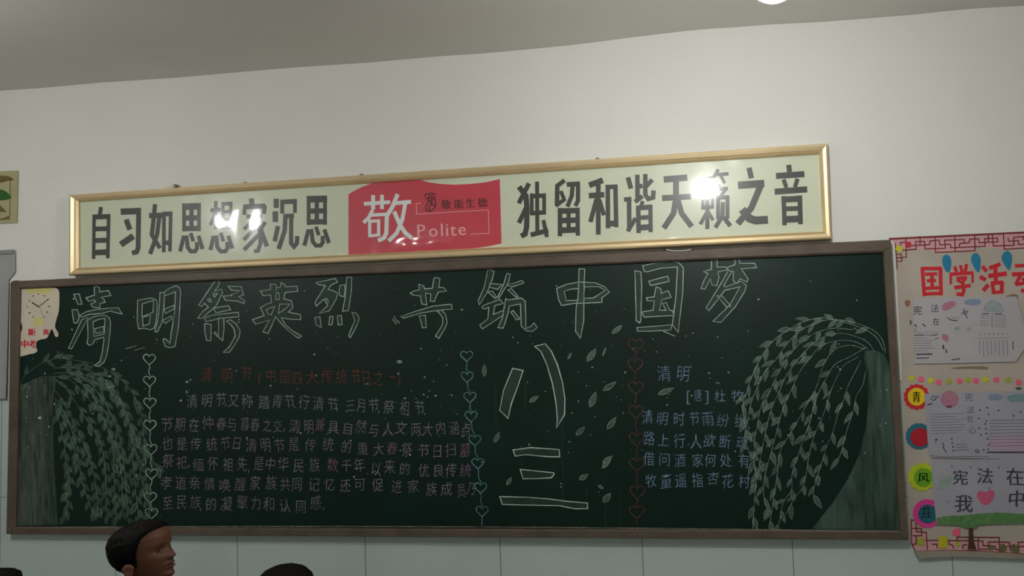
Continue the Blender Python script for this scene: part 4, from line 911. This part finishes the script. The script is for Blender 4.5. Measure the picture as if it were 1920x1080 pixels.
def child(name, hx, hy, hz, height, facing, tilt, lab, seed, shirt_col, yaw_h=0, tuft=0, hs=1.0):
    """hx,hy,hz: head centre. figure stands on the floor."""
    root = empty(name, (hx, hy, 0)); root.rotation_euler = (0, 0, facing); tag(root, lab, 'person', None)
    H = hz
    nk = H-.115*hs; sh = nk-.055; hipz = H*.47
    J = [((0, 0, hipz), (.085, .075)), ((0, 0, hipz+.14), (.085, .07)), ((0, 0, sh-.06), (.085, .060)), ((-.01, 0, sh-.005), (.05, .04)), ((-.02, 0, nk-.01), .042), ((-.012, 0, nk+.05), .040)]
    Ed = [(0, 1), (1, 2), (2, 3), (3, 4), (4, 5)]
    shirt = [J[1], J[2], J[3]]
    arms = []
    for s_ in (-1, 1):
        b = len(J)
        J += [((-.01, s_*.108, sh-.025), .027), ((-.02, s_*.15, sh-.18), .029), ((.02, s_*.15, sh-.34), .022), ((.03, s_*.15, sh-.385), (.012, .024))]
        Ed += [(3, b), (b, b+1), (b+1, b+2), (b+2, b+3)]
        for q in range(4):
            c = len(J); fx = .0175*(q-1.5); J += [((.035+fx, s_*.148, sh-.415), .0085), ((.042+fx*1.1, s_*.143, sh-.437-.004*(q in (1, 2))), .008), ((.046+fx*1.1, s_*.134, sh-.455-.004*(q in (1, 2))), .0075)]
            Ed += [(b+3, c), (c, c+1), (c+1, c+2)]
        c = len(J); J += [((.058, s_*.142, sh-.385), .009), ((.070, s_*.138, sh-.41), .008)]; Ed += [(b+2, c), (c, c+1)]
        b2 = len(J)
        J += [((0, s_*.062, hipz-.05), .062), ((.01, s_*.065, hipz*.52), .042), ((-.005, s_*.065, .075), .026), ((.04, s_*.068, .04), (.022, .018)), ((.10, s_*.070, .03), (.018, .012))]
        Ed += [(0, b2), (b2, b2+1), (b2+1, b2+2), (b2+2, b2+3), (b2+3, b2+4)]
    me = skin(name, J, Ed, m_skin, root)
    V, Fs = headmesh()
    R = Matrix.Translation((0, 0, H)) @ Matrix.Rotation(yaw_h, 4, 'Z') @ Matrix.Rotation(-tilt, 4, 'Y') @ Matrix.Diagonal((hs, hs, hs*.84, 1))
    # neck and head welded into one surface
    bm = bmesh.new(); bm.from_mesh(me); bmesh.ops.delete(bm, geom=[v for v in bm.verts if not v.link_faces], context='VERTS')
    bmesh.ops.recalc_face_normals(bm, faces=bm.faces); me.clear_geometry(); bm.to_mesh(me); bm.free()
    a = bpy.data.objects.new('body_source', me); COL.objects.link(a)
    bm = bmesh.new(); vs = [bm.verts.new(R @ Vector(v)) for v in V]
    for f in Fs: bm.faces.new([vs[i] for i in f])
    bmesh.ops.recalc_face_normals(bm, faces=bm.faces); m2 = bpy.data.meshes.new('head'); bm.to_mesh(m2); bm.free()
    b = bpy.data.objects.new('head_source', m2); COL.objects.link(b)
    md = a.modifiers.new('u', 'BOOLEAN'); md.operation = 'UNION'; md.object = b; md.solver = 'EXACT'
    bpy.context.view_layer.update()
    bme = bpy.data.meshes.new_from_object(a.evaluated_get(bpy.context.evaluated_depsgraph_get())); bpy.data.objects.remove(a); bpy.data.objects.remove(b)
    bme.materials.clear(); link('body', bme, m_skin, root, smooth=True)
    V, Fs = hairmesh(seed, tuft); h = mesh('hair', [R @ Vector(v) for v in V], Fs, m_hair, root, smooth=True)
    for s_ in (-1, 1):
        bm = bmesh.new(); bmesh.ops.create_uvsphere(bm, u_segments=20, v_segments=14, radius=.5)
        for v in bm.verts:
            x, y, z = v.co; 
            r_ = math.hypot(x*.9, z); dent = -.35*math.exp(-(r_/.26)**2) if y*s_ > 0 else 0
            v.co = Vector((x*.034*(1.12 if z > 0 else .8), s_*.010+ y*.018*(1)+s_*dent*.018, z*.050))
            v.co = Matrix.Rotation(s_*-.35, 4, 'Z') @ v.co
            v.co += Vector((-.014, s_*.070, -.042))
            v.co = R @ v.co
        frombm('ear', bm, m_skin, root, smooth=True)
        ex = headpt(math.atan2(.030, .07)*s_, .0)
        bm = bmesh.new(); bmesh.ops.create_uvsphere(bm, u_segments=16, v_segments=10, radius=.0085, matrix=Matrix.Translation((.0595, s_*.030, .001)) @ Matrix.Scale(.6, 4, (0, 0, 1)))
        bmesh.ops.transform(bm, matrix=R, verts=bm.verts); e = frombm('eye', bm, m_eye, root, smooth=True)
        bm = bmesh.new(); bmesh.ops.create_uvsphere(bm, u_segments=12, v_segments=8, radius=.0052, matrix=Matrix.Translation((.0655, s_*.0300, .001)) @ Matrix.Diagonal((.6, .9, .85, 1)))
        bmesh.ops.transform(bm, matrix=R, verts=bm.verts); frombm('iris', bm, m_iris, e, smooth=True)
        Vb = []
        for i in range(9):
            a = i/8; y = s_*(.012+.034*a); zc = .020+.005*math.sin(a*2.6); xx = np.interp(zc, ZT, FR)-.008
            xs_ = -.008+(xx)*math.sqrt(max(0, 1-(abs(y)/.078)**2))+.0035+.003*(1-a)
            for dz in (-.0025*(1-a*.5), .0025*(1-a*.6)): Vb.append(R @ Vector((xs_, y, zc+dz)))
        Fb = [(2*i, 2*i+1, 2*i+3, 2*i+2) for i in range(8)]
        n = len(Vb); Vb += [v - (R.to_3x3() @ Vector((.006, 0, 0))) for v in Vb]; Fb += [tuple(n+k for k in f[::-1]) for f in Fb]
        mesh('eyebrow', Vb, Fb, m_hair, root)
    bm = bmesh.new()
    for zc, rz_ in ((-.0535, .0042), (-.0645, .0046)):
        bmesh.ops.create_uvsphere(bm, u_segments=16, v_segments=8, radius=1, matrix=Matrix.Translation((.0795, 0, zc)) @ Matrix.Diagonal((.0075, .019, rz_, 1)))
    bmesh.ops.transform(bm, matrix=R, verts=bm.verts); frombm('lips', bm, m_lips, root, smooth=True)
    # clothes
    m_sh_ = mat('cloth_'+str(seed), shirt_col, .85, .12, 40); m_tr = mat('dark_trousers', (.13, .14, .18), .85, .1, 40); m_sho = mat('canvas_shoe', (.2, .2, .22), .7)
    loft('shirt', [((0, 0, hipz-.07), .118, .128), ((0, 0, hipz), .114, .124), ((0, 0, hipz+.14), .106, .122), ((0, 0, sh-.08), .104, .134), ((-.005, 0, sh-.015), .090, .140), ((-.010, 0, sh+.012), .074, .112), ((-.014, 0, nk-.02), .060, .066), ((-.015, 0, nk-.008), .054, .056)], m_sh_, root)
    for s_ in (-1, 1):
        loft('sleeve', [((-.008, s_*.100, sh+.024), .034, .034), ((-.010, s_*.122, sh+.004), .052, .046), ((-.014, s_*.146, sh-.08), .047, .041), ((-.016, s_*.156, sh-.17), .043, .039), ((-.006, s_*.158, sh-.23), .042, .038)], m_sh_, root)
    bm = bmesh.new(); bmesh.ops.create_cone(bm, cap_ends=False, segments=28, radius1=.056, radius2=.049, depth=.03, matrix=Matrix.Translation((-.014, 0, nk-.006)) @ Matrix.Diagonal((1, .95, 1, 1)))
    r_ = bmesh.ops.extrude_face_region(bm, geom=list(bm.faces)); 
    for v in [g for g in r_['geom'] if isinstance(g, bmesh.types.BMVert)]: v.co.x = (v.co.x+.014)*1.1-.014; v.co.y *= 1.1
    frombm('collar', bm, m_sh_, root, smooth=True)
    loft('trousers', [((0, 0, hipz-.13), .085, .105), ((0, 0, hipz-.09), .108, .128), ((0, 0, hipz-.03), .106, .118), ((0, 0, hipz+.02), .098, .110)], m_tr, root)
    for s_ in (-1, 1):
        loft('trouser_leg', [((.002, s_*.060, hipz-.07), .080, .062), ((.006, s_*.063, hipz-.15), .076, .060), ((.008, s_*.066, hipz*.52), .060, .052), ((-.002, s_*.068, .12), .050, .046), ((0, s_*.068, .055), .052, .048)], m_tr, root)
    for s_ in (-1, 1):
        bm = bmesh.new(); box(bm, -.055, .16, s_*.069-.040, s_*.069+.040, 0, .075, bev=.02)
        for v in bm.verts:
            if v.co.x > .06: v.co.z *= 1-(v.co.x-.06)*4
        frombm('shoe', bm, m_sho, root, smooth=True)
    return root
def headat(u, v, y): p = W(u, v, y); return p[0], p[1], p[2]
hx, hy, hz = headat(272, 1036, -1.20)
child('person', hx, hy, hz, 1.25, 0, .20, 'boy with short black hair in profile, looking right, under the left end of the blackboard', 1, (.30, .42, .36), hs=1.0)
hx, hy, hz = headat(535, 1127, -1.35)
child('person', hx, hy, hz, 1.2, math.radians(95), 0.05, 'child behind the lower edge, only dark tufted hair showing, right of the boy', 2, (.35, .3, .32), tuft=-1.0)
hx, hy, hz = headat(-10, 1132, -1.35)
child('person', hx, hy, hz, 1.2, math.radians(80), 0.1, 'child of whom only a dark crown of hair shows in the bottom left corner', 3, (.3, .32, .4))

COL.objects.unlink(_to); bpy.data.objects.remove(_to)
